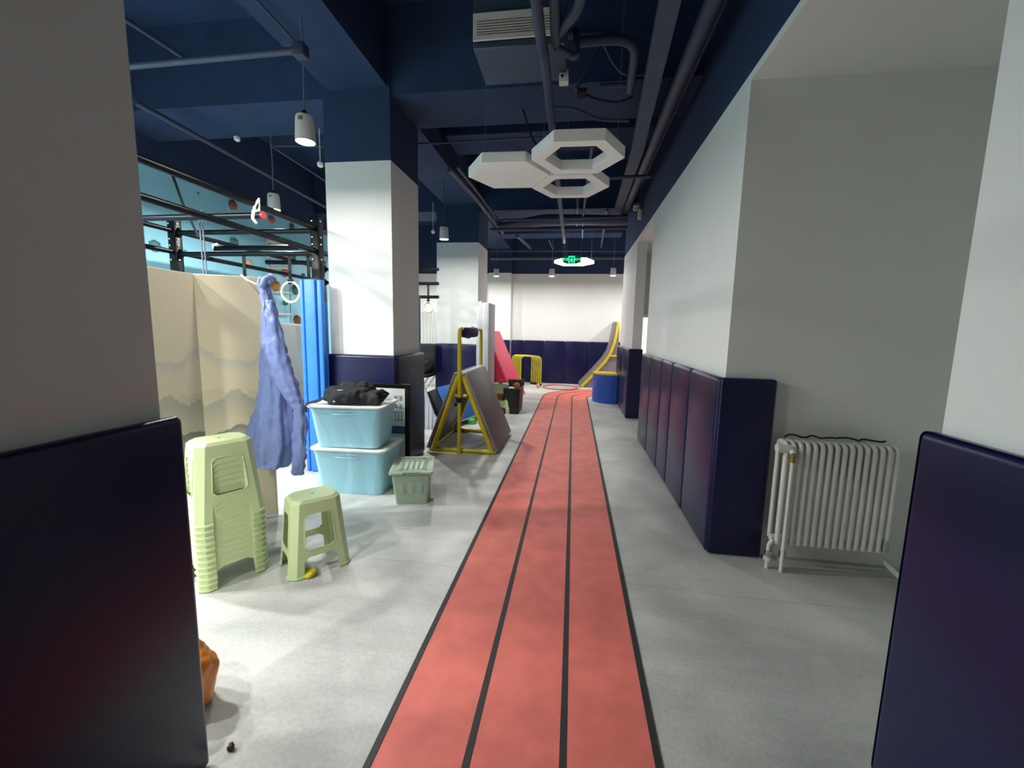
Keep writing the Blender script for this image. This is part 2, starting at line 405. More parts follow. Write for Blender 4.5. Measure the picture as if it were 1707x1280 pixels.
pad(0.95, 1.01, 8.35 + G, 9.42, 'navy wall pad along the pier, behind the blue half-round block')
pad(-2.50, -1.75, 3.965, 4.03, 'navy pad on the pillar front behind the aqua boxes')
pad(-1.80, -1.74, 4.0, 4.77, 'dark grey-looking navy pad on the pillar side behind the sign board')
pad(-2.62, -1.75, 7.735, 7.80, 'navy pad on the pillar behind the yellow trestle')
pad(-1.80, -1.74, 7.81, 8.64, 'navy pad on the side of the pillar behind the grey upright mats')
pad(-2.46, -1.79, 11.84, 11.90, 'navy pad on the pier at the far end wall')
xs = [-1.78, -1.42, -0.82, -0.22, 0.41, 1.03, 1.65, 2.27, 2.89]
for i, (a, b) in enumerate(zip(xs[:-1], xs[1:])):
    pad(a + G, b - G, 12.04, 12.10, 'navy wall pad on the far end wall, %s from the far pier' % (ordn + ['sixth', 'seventh', 'eighth'])[i], 'pads on the far end wall')

# ------------------------------------------------------------------ running track
trk = empty('running_track', (0, 0, 0))
tag(trk, 'coral red three-lane running track with black lines turning right at the end', 'running track')
LX = [-0.645, -0.312, 0.020, 0.352]
def track_line_pts(i):
    """lane line i: straight up the corridor, then a right-hand bend"""
    x = LX[i]; r = 0.45 + (LX[3] - x); cy = 9.55 ; cx = LX[3] + 0.45
    pts = [(x, -2.4), (x, 3.0), (x, 6.0), (x, cy)]
    for k in range(1, 13):
        a = math.pi - (math.pi / 2) * k / 12
        pts.append((cx + r * math.cos(a), cy + r * math.sin(a)))
    pts.append((3.1, cy + r))
    return pts
def ribbon(pa, pb, z, name, m, t=0.0):
    bm = bmesh.new()
    A = [bm.verts.new((p[0], p[1], z)) for p in pa]; B = [bm.verts.new((p[0], p[1], z)) for p in pb]
    fs = [bm.faces.new((A[i], B[i], B[i + 1], A[i + 1])) for i in range(len(A) - 1)]
    if t:
        ex = bmesh.ops.extrude_face_region(bm, geom=fs)
        bmesh.ops.translate(bm, vec=(0, 0, -t), verts=[v for v in ex['geom'] if isinstance(v, bmesh.types.BMVert)])
    bmesh.ops.recalc_face_normals(bm, faces=bm.faces)
    return new_obj(name, bm, m, trk)
def offs(pts, d):
    out = []
    for i, p in enumerate(pts):
        a = Vector(pts[max(0, i - 1)]); b = Vector(pts[min(len(pts) - 1, i + 1)])
        t = (b - a).normalized(); n = Vector((t.y, -t.x))
        out.append(tuple(Vector(p) + n * d))
    return out
lines = [track_line_pts(i) for i in range(4)]
for i in range(3):
    ribbon(lines[i], lines[i + 1], 0.004, 'lane', 'track', 0.0035)
for l in lines:
    ribbon(offs(l, -0.0125), offs(l, 0.0125), 0.006, 'lane_line', 'line', 0.0018)

# ------------------------------------------------------------------ lamps
def make_lamp():
    root = empty('pendant_lamp')
    bm = bmesh.new(); lathe(bm, [(0.03, 0.185), (0.058, 0.18), (0.064, 0.165), (0.072, 0.0), (0.066, 0.0), (0.060, 0.02), (0.02, 0.03)], 20)
    new_obj('housing', bm, 'lamp_white', root, smooth=0.6)
    bm = bmesh.new(); lathe(bm, [(0.064, 0.004), (0.058, 0.016)], 20)
    new_obj('diffuser', bm, 'lamp_glow', root, smooth=0.6)
    bm = bmesh.new(); lathe(bm, [(0.018, 0.185), (0.018, 0.215), (0.006, 0.225)], 10)
    new_obj('cord_grip', bm, 'dark', root, smooth=0.6)
    for k in range(3):
        bm = bmesh.new(); box(bm, 0.012 * k - 0.006, 0.012 * k - 0.002, -0.068, -0.0645, 0.13, 0.155)
        new_obj('vent_slot', bm, 'dark', root)
    return root
proto_lamp = make_lamp()
lamps = [(-2.04, 3.07, 3.74, 'white cylinder pendant lamp, lit, in front of the pillar by the aqua boxes'),
         (-3.59, 4.74, 3.68, 'white cylinder pendant lamp, lit, above the black pull-up rig'),
         (-2.03, 6.44, 3.74, 'white cylinder pendant lamp, lit, in front of the pillar behind the trestle'),
         (-2.02, 10.80, 3.74, 'white cylinder pendant lamp, lit, before the far pier'),
         (-0.60, 10.78, CEIL, 'white cylinder pendant lamp, lit, beside the glowing hexagon ring before the far wall'),
         (0.89, 10.66, CEIL, 'white cylinder pendant lamp, lit, near the right end of the far wall'),
         (-2.95, 0.55, CEIL, 'white cylinder pendant lamp, lit, hidden behind the near left wall'),
         (-2.15, -0.30, 3.74, 'white cylinder pendant lamp, lit, added unseen under the beam behind the near left wall'),  # unseen lamp put in to light the screen
         (-3.60, 8.60, CEIL, 'white cylinder pendant lamp, lit, added unseen behind the pillar')]  # unseen lamp put in to light the back of the gym
LAMP_F = [0.25, 0.62, 0.46, 0.12, 0.12, 0.12, 0.42, 0.60, 0.45]
for x, y, f, lab in ((-3.60, 2.30, 0.95, 'first of four added, unseen behind the near left wall'), (-4.45, 2.30, 1.0, 'second of four added, unseen behind the near left wall'),
                     (-3.60, 1.35, 0.50, 'third of four added, unseen behind the near left wall'), (-4.45, 1.35, 0.60, 'fourth of four added, unseen behind the near left wall'),  # four unseen lamps added to brighten the gym and corridor
                     (-3.50, 10.80, 0.5, 'added unseen beyond the pillar before the far wall'), (2.35, 10.70, 0.5, 'added unseen round the corner beyond the pier pads')):
    lamps.append((x, y, CEIL, 'white cylinder pendant lamp, lit, ' + lab)); LAMP_F.append(f)  # all six are added out of view; the last two brighten the far end
for i, (x, y, ztop, lab) in enumerate(lamps):
    o = proto_lamp if i == 0 else copy_tree(proto_lamp)
    o.location = (x, y, 2.86); tag(o, lab, 'pendant lamp', 'pendant lamps')
    zc = ztop - 2.86
    c = mktube('cord', 'cable', [(0, 0, 0.22), (0.006, 0.0, 0.22 + (zc - 0.22) * 0.5), (0, 0, zc - 0.02)], 0.006, 6, parent=o)
    ld = bpy.data.lights.new('lamp_light', 'AREA'); ld.shape = 'DISK'; ld.size = 0.11
    ld.energy = LAMP_W * LAMP_F[i]; ld.color = (1.0, 0.985, 0.945)
    lo = bpy.data.objects.new('lamp_light', ld); COL.objects.link(lo); lo.parent = o; lo.location = (0, 0, -0.012)

# glowing hexagon ring far away and the unlit hexagon cluster
def hexpts(R, cx=0, cy=0, rot=0.0):
    return [(cx + R * math.cos(rot + k * math.pi / 3), cy + R * math.sin(rot + k * math.pi / 3)) for k in range(6)]
def hex_frame(bm, cx, cy, R, Ri, z0, z1, rot=0.0):
    O = hexpts(R, cx, cy, rot); I = hexpts(Ri, cx, cy, rot)
    vo0 = [bm.verts.new(p + (z0,)) for p in O]; vo1 = [bm.verts.new(p + (z1,)) for p in O]
    vi0 = [bm.verts.new(p + (z0,)) for p in I]; vi1 = [bm.verts.new(p + (z1,)) for p in I]
    for k in range(6):
        j = (k + 1) % 6
        bm.faces.new((vo0[k], vo0[j], vo1[j], vo1[k])); bm.faces.new((vi0[j], vi0[k], vi1[k], vi1[j]))
        bm.faces.new((vo0[j], vo0[k], vi0[k], vi0[j])); bm.faces.new((vo1[k], vo1[j], vi1[j], vi1[k]))
    bmesh.ops.recalc_face_normals(bm, faces=bm.faces)
hc = empty('hexagon_light', (0, 0, 2.9)); hc.rotation_euler = (0, 0, 0.03)
tag(hc, 'unlit white ceiling light of three joined hexagons, one solid and two open', 'ceiling light')
bm = bmesh.new(); prism(bm, hexpts(0.375, -0.53, 4.02), 'z', 0.0, 0.085); bevel_all(bm, 0.003, 1); new_obj('solid_hexagon', bm, 'hexwhite', hc)
for cx, cy in ((0.085, 3.665), (0.04, 4.355)):
    bm = bmesh.new(); hex_frame(bm, cx, cy, 0.378, 0.27, 0.0 if cx > .05 else 0.001, 0.085); new_obj('open_hexagon', bm, 'hexwhite', hc)
for x, y in ((-0.75, 4.02), (0.4, 3.68), (0.0, 4.6), (-0.2, 3.75)):
    mktube('hanging_wire', 'cable', [(x, y, 0.085), (x, y, CEIL - 2.9 if y < 4.05 else 0.80)], 0.0025, 5, parent=hc)
hr = empty('hexagon_ring_light', (-0.05, 9.28, 2.94))
tag(hr, 'glowing white hexagon ring light behind the green exit sign', 'ceiling light')
bm = bmesh.new(); hex_frame(bm, 0, 0, 0.42, 0.31, 0.0, 0.06, 0.1); new_obj('ring', bm, 'ring_glow', hr)
for a in (0.1, 2.2, 4.3):
    mktube('hanging_wire', 'cable', [(0.36 * math.cos(a), 0.36 * math.sin(a), 0.06), (0.36 * math.cos(a), 0.36 * math.sin(a), CEIL - 2.94)], 0.003, 5, parent=hr)

# exit sign
ex = empty('exit_sign', (-0.10, 8.72, 2.86))
tag(ex, 'green lit exit sign hanging on two rods below the ceiling', 'exit sign')
prof = [(-0.19, 0.13), (-0.185, 0.05), (-0.15, 0.0), (-0.08, -0.015), (0.08, -0.015), (0.15, 0.0), (0.185, 0.05), (0.19, 0.13), (0.10, 0.145), (-0.10, 0.145)]
bm = bmesh.new(); prism(bm, prof, 'y', -0.012, 0.012); new_obj('plate', bm, 'exit_dark', ex)
def text_part(body, size, loc, m, parent, name, rot=(math.pi / 2, 0, 0), ext=0.0015):
    c = bpy.data.curves.new(name, 'FONT'); c.body = body; c.size = size; c.align_x = 'CENTER'; c.align_y = 'CENTER'; c.extrude = ext
    t = bpy.data.objects.new(name, c); COL.objects.link(t)
    dg = bpy.context.evaluated_depsgraph_get()
    me = bpy.data.meshes.new_from_object(t.evaluated_get(dg)); me.materials.clear(); me.materials.append(M[m])
    bpy.data.objects.remove(t); bpy.data.curves.remove(c)
    o = bpy.data.objects.new(name, me); COL.objects.link(o); o.parent = parent; o.location = loc; o.rotation_euler = rot
    return o
text_part('安全', 0.062, (-0.118, -0.0145, 0.068), 'exit_glow', ex, 'lettering')
text_part('EXIT', 0.056, (0.120, -0.0145, 0.068), 'exit_glow', ex, 'lettering')
bm = bmesh.new()                       # doorway outline with the running figure
for a in ((-0.06, -0.045, 0.0, 0.13), (0.045, 0.06, 0.0, 0.13), (-0.06, 0.06, 0.118, 0.132)):
    box(bm, a[0], a[1], -0.0155, -0.013, a[2], a[3])
tube(bm, [(0.0, -0.0145, 0.085), (-0.004, -0.0145, 0.05)], 0.012, 6)
tube(bm, [(-0.03, -0.0145, 0.06), (-0.015, -0.0145, 0.078), (0.012, -0.0145, 0.075), (0.03, -0.0145, 0.055)], 0.006, 6)
tube(bm, [(-0.004, -0.0145, 0.05), (0.02, -0.0145, 0.03), (0.015, -0.0145, 0.0)], 0.007, 6)
tube(bm, [(-0.004, -0.0145, 0.05), (-0.015, -0.0145, 0.025), (-0.035, -0.0145, 0.015)], 0.007, 6)
bmesh.ops.create_icosphere(bm, subdivisions=1, radius=0.011, matrix=Matrix.Translation((0.006, -0.0145, 0.104)))
new_obj('running_figure', bm, 'exit_glow', ex)
for x in (-0.185, 0.185):
    mktube('rod', 'cable', [(x, 0, 0.13), (x * 0.95, 0.0, 0.80)], 0.006, 6, parent=ex)

# ------------------------------------------------------------------ stools
def make_stool(name='plastic_stool'):
    H = 0.46; B = (0.178, 0.148); T = (0.141, 0.108); CH0, CH1 = 0.034, 0.040
    def half(z):
        t = z / H
        return B[0] + (T[0] - B[0]) * t, B[1] + (T[1] - B[1]) * t, CH0 + (CH1 - CH0) * t
    def side(k, s, z, off=0.0):
        hx, hy, c = half(z)
        hx += off; hy += off
        P = [((-hx + c, -hy), (hx - c, -hy)), ((hx, -hy + c), (hx, hy - c)), ((hx - c, hy), (-hx + c, hy)), ((-hx, hy - c), (-hx, -hy + c))][k]
        a, b = P
        return Vector((a[0] + (b[0] - a[0]) * s, a[1] + (b[1] - a[1]) * s, z))
    SL = 0.15; Z1, Z2, Z3, Z4 = 0.10, 0.16, 0.375, 0.443
    root = empty(name)
    def shell(faces, pname, m='green', th=0.0025):
        bm = bmesh.new(); cache = {}
        def V(p):
            key = tuple(round(c, 5) for c in p)
            if key not in cache: cache[key] = bm.verts.new(p)
            return cache[key]
        for f in faces:
            bm.faces.new([V(p) for p in f])
        bmesh.ops.recalc_face_normals(bm, faces=bm.faces)
        bmesh.ops.solidify(bm, geom=list(bm.faces), thickness=th)
        return new_obj(pname, bm, m, root, smooth=0.5)
    ZR = [0.0, Z1, Z2, Z3]
    for k in range(4):
        j = (k - 1) % 4; fs = []
        for a, b in zip(ZR[:-1], ZR[1:]):
            cols = [lambda z, j=j: side(j, 1 - SL, z), lambda z, j=j: side(j, 1, z), lambda z, k=k: side(k, 0, z), lambda z, k=k: side(k, SL, z)]
            for c0, c1 in zip(cols[:-1], cols[1:]):
                fs.append([c0(a), c1(a), c1(b), c0(b)])
        shell(fs, 'leg')
        path = [side(j, 1 - SL, 0, 0.0), side(j, 1, 0, 0.0), side(k, 0, 0, 0.0), side(k, SL, 0, 0.0)]
        bm = bmesh.new(); tube(bm, [p + Vector((0, 0, 0.0085)) for p in path], 0.0085, 6); new_obj('foot_rim', bm, 'green', root, smooth=0.9)
    for k in range(4):
        d = 0.12
        fs = [[side(k, SL, Z1), side(k, SL + d, Z1 + 0.018), side(k, SL + d, Z2), side(k, SL, Z2)],
              [side(k, SL + d, Z1 + 0.018), side(k, 1 - SL - d, Z1 + 0.018), side(k, 1 - SL - d, Z2), side(k, SL + d, Z2)],
              [side(k, 1 - SL - d, Z1 + 0.018), side(k, 1 - SL, Z1), side(k, 1 - SL, Z2), side(k, 1 - SL - d, Z2)],
              [side(k, SL, Z2), side(k, SL + d * .8, Z2), side(k, SL, Z2 + 0.022)],
              [side(k, 1 - SL - d * .8, Z2), side(k, 1 - SL, Z2), side(k, 1 - SL, Z2 + 0.022)]]
        shell(fs, 'stretcher')
        rim = [side(k, SL, Z2 + .022, .001), side(k, SL + d * .8, Z2, .001), side(k, 1 - SL - d * .8, Z2, .001), side(k, 1 - SL, Z2 + .022, .001),
               side(k, 1 - SL, Z3 - .022, .001), side(k, 1 - SL - d * .8, Z3, .001), side(k, SL + d * .8, Z3, .001), side(k, SL, Z3 - .022, .001)]
        bm = bmesh.new(); tube(bm, rim, 0.0032, 5, closed=True); new_obj('window_rim', bm, 'green', root, smooth=0.9)
    fs = []; d = 0.12
    for k in range(4):
        fs.append([side(k, 0, Z3), side(k, 1, Z3), side(k, 1, Z4), side(k, 0, Z4)])
        fs.append([side(k - 1, 1, Z3), side(k, 0, Z3), side(k, 0, Z4), side(k - 1, 1, Z4)])
        fs.append([side(k, SL, Z3 - .022), side(k, SL + d * .8, Z3), side(k, SL, Z3)])
        fs.append([side(k, 1 - SL - d * .8, Z3), side(k, 1 - SL, Z3 - .022), side(k, 1 - SL, Z3)])
    # crowned top with a drain hole
    rim8 = []
    for k in range(4):
        rim8 += [side(k, 0, Z4), side(k, 1, Z4)]
    ins = []
    for p in rim8:
        v = Vector((p.x, p.y, 0)); ins.append(Vector((p.x - 0.016 * (1 if p.x > 0 else -1) * (abs(p.x) > .02), p.y - 0.016 * (1 if p.y > 0 else -1) * (abs(p.y) > .02), H)))
    hole = [Vector((0.010 * math.cos(math.atan2(p.y, p.x)), 0.010 * math.sin(math.atan2(p.y, p.x)), H - 0.001)) for p in rim8]
    for i in range(8):
        j = (i + 1) % 8
        fs.append([rim8[i], rim8[j], ins[j], ins[i]]); fs.append([ins[i], ins[j], hole[j], hole[i]])
    shell(fs, 'seat')
    return root
stool = make_stool()
stool.location = (-1.58, 2.305, 0.001); stool.rotation_euler = (0, 0, math.radians(49))
tag(stool, 'pale green plastic stool standing alone on the floor', 'stool', 'green plastic stools')
NS = 12
for i in range(NS):
    o = copy_tree(stool)
    o.location = (-2.03, 2.115, 0.001 + 0.0345 * i); o.rotation_euler = (0, 0, math.radians(60 + (i % 3) * 0.4))
    lab = 'pale green plastic stool in the tall stack by the screen, %s up from the floor' % ['', 'second', 'third', 'fourth', 'fifth', 'sixth', 'seventh', 'eighth', 'ninth', 'tenth', 'eleventh', ''][i]
    if i == NS - 1: lab = 'topmost pale green plastic stool of the tall stack beside the beige screen'
    if i == 0: lab = 'lowest pale green plastic stool of the tall stack, its feet on the floor'
    tag(o, lab, 'stool', 'green plastic stools')
for i in range(3):
    o = copy_tree(stool); o.location = (-1.27, 7.42, 0.001 + 0.04 * i); o.rotation_euler = (0, 0, math.radians(8))
    tag(o, ['lowest', 'middle', 'topmost'][i] + ' green plastic stool of the short stack beyond the yellow trestle', 'stool', 'green plastic stools')

# ------------------------------------------------------------------ storage boxes
def tub(name, hx, hy, h, taper, m, lidm, rcor=0.06, lid=0.03, ribs=False):
    root = empty(name)
    rings = []
    for z, k in ((0.0, 0.0), (0.006, 0.02), (h * 0.86, 0.86), (h * 0.88, 0.95), (h - lid, 1.0)):
        f = taper * (1 - k)
        ring = rrect(hx - f, hy - f, rcor, 5); rings.append([Vector((x, y, z)) for x, y in ring])
    bm = bmesh.new(); loft(bm, rings); bmesh.ops.recalc_face_normals(bm, faces=bm.faces)
    new_obj('body', bm, m, root, smooth=0.8)
    rings = []
    for dz, e in ((-0.022, 0.014), (-0.02, 0.018), (-0.004, 0.019), (0.0, 0.015), (0.002, 0.006)):
        rings.append([Vector((x, y, h + dz)) for x, y in rrect(hx + e, hy + e, rcor, 5)])
    rings.append([Vector((x, y, h + 0.002)) for x, y in rrect(hx - 0.02, hy - 0.02, rcor * .7, 5)])
    rings.append([Vector((x, y, h - 0.008)) for x, y in rrect(hx - 0.032, hy - 0.032, rcor * .7, 5)])
    bm = bmesh.new(); loft(bm, rings); bmesh.ops.recalc_face_normals(bm, faces=bm.faces)
    new_obj('lid', bm, lidm, root, smooth=0.8)
    return root
b1 = tub('storage_box', 0.335, 0.235, 0.425, 0.045, 'aqua', 'lid_white')
b1.location = (-1.955, 3.575, 0.001); b1.rotation_euler = (0, 0, math.radians(2))
tag(b1, 'aqua plastic storage box with white lid on the floor, lower of the two', 'storage box', 'aqua storage boxes')
for s in (-1, 1):
    mkbox('handle_ridge', 'aqua', -0.11, 0.11, s * 0.226 - 0.006, s * 0.226 + 0.006, 0.335, 0.352, 0.004, 2, parent=b1)
b2 = copy_tree(b1); b2.location = (-1.975, 3.56, 0.430); b2.rotation_euler = (0, 0, math.radians(5)); b2.scale = (0.97, 0.97, 0.90)
tag(b2, 'aqua plastic storage box on top of the other, black jacket on its lid', 'storage box', 'aqua storage boxes')
gb = tub('lidded_crate', 0.165, 0.215, 0.295, 0.03, 'sage', 'sage', rcor=0.025)
gb.location = (-1.37, 3.45, 0.001); gb.rotation_euler = (0, 0, math.radians(16))
tag(gb, 'small sage green lidded box on the floor beside the aqua boxes', 'storage box')
bm = bmesh.new(); tube(bm, arc_path([(-0.07, -0.236, 0.272), (-0.07, -0.246, 0.302), (0.07, -0.246, 0.302), (0.07, -0.236, 0.272)], 0.012), 0.006, 8)
new_obj('handle', bm, 'sage', gb, smooth=0.9)
for k in range(5):
    x = -0.09 + 0.045 * k
    mkbox('lid_rib', 'sage', x - 0.004, x + 0.004, -0.12, 0.12, 0.286, 0.298, 0.002, 1, parent=gb)
for x in (-0.075, 0.0, 0.075):
    mkbox('wall_rib', 'sage', x - 0.022, x + 0.022, -0.206, -0.194, 0.10, 0.215, 0.004, 2, parent=gb)
bm = bmesh.new(); tube(bm, [(-.105, -.16, .298), (.105, -.16, .298), (.105, .16, .298), (-.105, .16, .298)], 0.004, 6, closed=True); new_obj('lid_ridge', bm, 'sage', gb, smooth=.9)

# black jacket on the upper box
def blob(name, m, hx, hy, hz, seed, amp, parent=None, loc=(0, 0, 0), sub=4, flat=True, rz=0.0, freq=9.0):
    bm = bmesh.new(); bmesh.ops.create_icosphere(bm, subdivisions=sub, radius=1.0)
    for v in bm.verts:
        p = v.co.copy()
        for ax in range(3):
            p[ax] = math.copysign(abs(p[ax]) ** 0.72, p[ax])
        q = Vector((p.x * hx, p.y * hy, p.z * hz))
        n = noise.noise(q * freq + Vector((seed, seed * 1.7, 0))) + 0.5 * noise.noise(q * freq * 2.3 + Vector((seed, 0, 3)))
        ridg = abs(noise.noise(q * freq * 0.8 + Vector((0, seed, 5)))) - 0.2
        q *= 1 + amp * n
        q.z += amp * 0.1 * ridg * (1 if p.z > 0 else 0)
        if flat: q.z = max(q.z, -hz * 0.72)
        v.co = q
    o = new_obj(name, bm, m, parent, smooth=True, loc=loc, rot=(0, 0, rz)); return o
jk = empty('black_jacket', (-1.95, 3.53, 0.815)); jk.rotation_euler = (0, 0, math.radians(4))
tag(jk, 'crumpled black jacket lying on the lid of the upper aqua box', 'jacket')
blob('folded_body', 'black_cloth', 0.205, 0.15, 0.085, 3.0, 0.22, jk, (-0.06, -0.02, 0.062), 5)
blob('sleeve', 'black_cloth', 0.15, 0.10, 0.065, 9.0, 0.32, jk, (0.13, -0.02, 0.046), 5)
blob('hood', 'black_cloth', 0.17, 0.09, 0.06, 14.0, 0.3, jk, (-0.06, 0.12, 0.10), 5)
bm = bmesh.new(); tube(bm, [(0.20, -0.08, 0.10), (0.27, -0.05, 0.12), (0.30, 0.0, 0.09), (0.27, -0.03, 0.05), (0.22, -0.09, 0.03)], 0.02, 8); new_obj('cuff', bm, 'black_cloth', jk, smooth=True)
def strap(pts, wdt, name, m, parent, th=0.003):
    pts = [Vector(p) for p in pts]; bm = bmesh.new(); rings = []
    for i, p in enumerate(pts):
        t = (pts[min(i + 1, len(pts) - 1)] - pts[max(i - 1, 0)]).normalized()
        w_ = Vector((1, 0.15, 0)); w_ = (w_ - t * w_.dot(t)).normalized(); n_ = t.cross(w_)
        rings.append([p + w_ * wdt / 2 + n_ * th / 2, p - w_ * wdt / 2 + n_ * th / 2, p - w_ * wdt / 2 - n_ * th / 2, p + w_ * wdt / 2 - n_ * th / 2])
    loft(bm, rings); bmesh.ops.recalc_face_normals(bm, faces=bm.faces)
    return new_obj(name, bm, m, parent)
strap([(-0.22, -0.10, 0.06), (-0.28, -0.14, 0.022), (-0.325, -0.205, 0.012), (-0.332, -0.262, 0.0), (-0.338, -0.268, -0.06), (-0.345, -0.262, -0.13)], 0.022, 'strap', 'strap', jk)
strap([(-0.24, -0.05, 0.05), (-0.33, -0.10, 0.018), (-0.385, -0.14, 0.0), (-0.392, -0.145, -0.08)], 0.022, 'strap', 'strap', jk)
for p, q in (((-.10, -.135, .125), (-.05, -.13, .13)), ((.02, -.15, .03), (.04, -.155, .07)), ((-.12, -.175, .035), (-.10, -.175, .03))):
    bm = bmesh.new(); tube(bm, [p, q], 0.004, 5); new_obj('reflective_mark', bm, 'lid_white', jk, smooth=True)

# framed notice board behind the boxes
sb = empty('notice_board', (-1.62, 3.915, 0.0)); sb.rotation_euler = (math.radians(-1.0), 0, 0)
tag(sb, 'black framed notice board leaning on the pillar behind the aqua boxes', 'notice board')
mkbox('backing', 'dark', -0.66, -0.02, -0.012, 0.012, 0.02, 0.93, parent=sb)
for a in ((-0.68, 0.03, 0.90, 0.945), (-0.68, 0.03, 0.0, 0.04)):
    mkbox('frame_rail', 'black_metal', a[0], a[1], -0.02, 0.02, a[2], a[3], 0.006, 2, parent=sb)
for a in ((-0.68, -0.635), (-0.015, 0.03)):
    mkbox('frame_stile', 'black_metal', a[0], a[1], -0.0195, 0.0195, 0.04, 0.90, 0.006, 2, parent=sb)
ps = mkbox('poster', 'poster', -0.635, -0.018, -0.015, -0.0125, 0.04, 0.90, parent=sb)
mkbox('poster_band', 'poster_blue', -0.635, -0.018, -0.0165, -0.0152, 0.44, 0.52, parent=ps)
random.seed(4)
for (zc, n, h) in ((0.80, 2, 0.05), (0.72, 2, 0.045), (0.655, 3, 0.03), (0.62, 3, 0.03), (0.585, 3, 0.03)):
    bm = bmesh.new()
    for k in range(n):
        x = -0.13 + k * 0.10 / n
        for s in range(3):
            zz = zc + (s - 1) * h * 0.33
            box(bm, x, x + 0.08 / n, -0.0162, -0.0151, zz, zz + h * 0.14)
        box(bm, x + 0.03 / n, x + 0.045 / n, -0.0163, -0.0151, zc - h * 0.5, zc + h * 0.5)
    new_obj('printed_line', bm, 'poster_ink', ps)

# ------------------------------------------------------------------ folding screen
scr = empty('folding_screen', (-2.64, 2.65, 0.0))
tag(scr, 'beige folding screen printed with faint mountains beside the green stools', 'folding screen')
SH = 1.845
def screen_panel(a, b, th=0.03):
    a, b = Vector(a), Vector(b); d = b - a; L = d.length
    o = mkbox('screen_panel', 'screen', 0, L, 0, th, 0.012, SH, 0.004, 1, parent=scr)
    o.location = (a.x + 2.64, a.y - 2.65, 0); o.rotation_euler = (0, 0, math.atan2(d.y, d.x)); 
    mk = mkbox('edge_strip', 'wood', L - 0.002, L + 0.006, -0.001, th + 0.001, 0.012, SH, parent=o)
    return o
screen_panel((-2.63, 2.16), (-2.648, 2.668))
screen_panel((-2.650, 2.640), (-2.262, 2.845))

# ------------------------------------------------------------------ blue gown on a hanger
gw = empty('blue_gown', (-2.20, 2.72, 0.35))
tag(gw, 'pale blue waterproof gown on a white hanger at the end of the screen', 'gown')
def gown_ring(z, cx, cy, wx, wy, seed, n=56, fold=0.22):
    out = []
    for k in range(n):
        a = 2 * math.pi * k / n
        f = 1 + fold * (0.55 * math.sin(7 * a + seed) + 0.3 * math.sin(13 * a + seed * 2.3 + z * 5) + 0.5 * noise.noise(Vector((math.cos(a) * 1.6, math.sin(a) * 1.6, z * 5 + seed))))
        out.append(Vector((cx + wx * math.cos(a) * f, cy + wy * math.sin(a) * f, z)))
    return out
ax_ = Vector((0.38, 0.19, 0)).normalized()
# rows: pixel left / right edge of the gown body at a pixel row, put on a plane just in front of the screen
rows = [(462, 430, 446), (480, 429, 452), (510, 437, 461), (540, 436, 467), (570, 435, 474), (600, 435, 479), (635, 434, 483), (672, 428, 487), (700, 421, 490), (735, 424, 491), (768, 427, 484), (776, 431, 480)]
rings = []
for i, (py, xl, xr) in enumerate(rows):
    A = AY(xl, py, 2.70); Bq = AY(xr, py, 2.74); c = (A + Bq) / 2; hw = (Bq - A).length / 2
    fold = 0.05 + 0.11 * min(1, i / 6)
    rings.append([p - Vector((-2.20, 2.72, 0.35)) for p in gown_ring(c.z, c.x, c.y, hw, 0.03 + 0.006 * i, 1.3, fold=fold)])
# subdivide the rows so that folds flow
def densify(rings, n):
    out = []
    for a, b in zip(rings[:-1], rings[1:]):
        for k in range(n):
            t = k / n
            out.append([p.lerp(q, t) for p, q in zip(a, b)])
    out.append(rings[-1]); return out
def crease(rings, amp, fr, seed):
    for r in rings:
        c = sum(r, Vector()) / len(r)
        for i, p in enumerate(r):
            d = p - c; d.z = 0
            if d.length > 1e-6:
                d.normalize()
                nn = abs(noise.noise(Vector((p.x * fr, p.y * fr, p.z * fr * 0.8 + seed)))) - 0.22 + 0.5 * noise.noise(Vector((p.x * 30, p.y * 30, p.z * 26 + seed)))
                r[i] = p + d * amp * nn
rings = densify(rings, 6); crease(rings, 0.022, 13, 2.0)
bm = bmesh.new(); loft(bm, rings); bmesh.ops.recalc_face_normals(bm, faces=bm.faces)
new_obj('gown_body', bm, 'gown', gw, smooth=True)
# sleeve hanging in front, bent, with a bunched cuff
sl = [(500, 449, 5), (518, 452, 9), (554, 457, 14), (586, 461, 18), (613, 466, 21), (640, 477, 20), (663, 488, 15), (683, 499, 10), (705, 501, 12.5), (735, 499, 12.5), (764, 498, 12), (790, 497, 11)]
rings = []
for i, (py, px, r) in enumerate(sl):
    c = AY(px, py, 2.665); r *= 0.0041; nk = 36
    rings.append([Vector((c.x + r * math.cos(2 * math.pi * k / nk) * (1 + 0.08 * math.sin(k * 1.4 + i)), c.y + min(r * 0.6, 0.045) * math.sin(2 * math.pi * k / nk), c.z)) - Vector((-2.20, 2.72, 0.35)) for k in range(nk)])
rings = densify(rings, 6); crease(rings, 0.022, 19, 9.0)
bm = bmesh.new(); loft(bm, rings); bmesh.ops.recalc_face_normals(bm, faces=bm.faces)
new_obj('sleeve', bm, 'gown', gw, smooth=True)
sl = [(690, 428, 0.030), (715, 422, 0.036), (735, 416, 0.034), (742, 413, 0.028)]
rings = []
for i, (py, px, r) in enumerate(sl):
    c = AY(px, py, 2.69)
    rings.append([Vector((c.x + r * 1.3 * math.cos(2 * math.pi * k / 20), c.y + r * 0.4 * math.sin(2 * math.pi * k / 20), c.z)) - Vector((-2.20, 2.72, 0.35)) for k in range(20)])
rings = densify(rings, 4); crease(rings, 0.02, 16, 4.0)
bm = bmesh.new(); loft(bm, rings); bmesh.ops.recalc_face_normals(bm, faces=bm.faces); new_obj('tail_corner', bm, 'gown', gw, smooth=True)
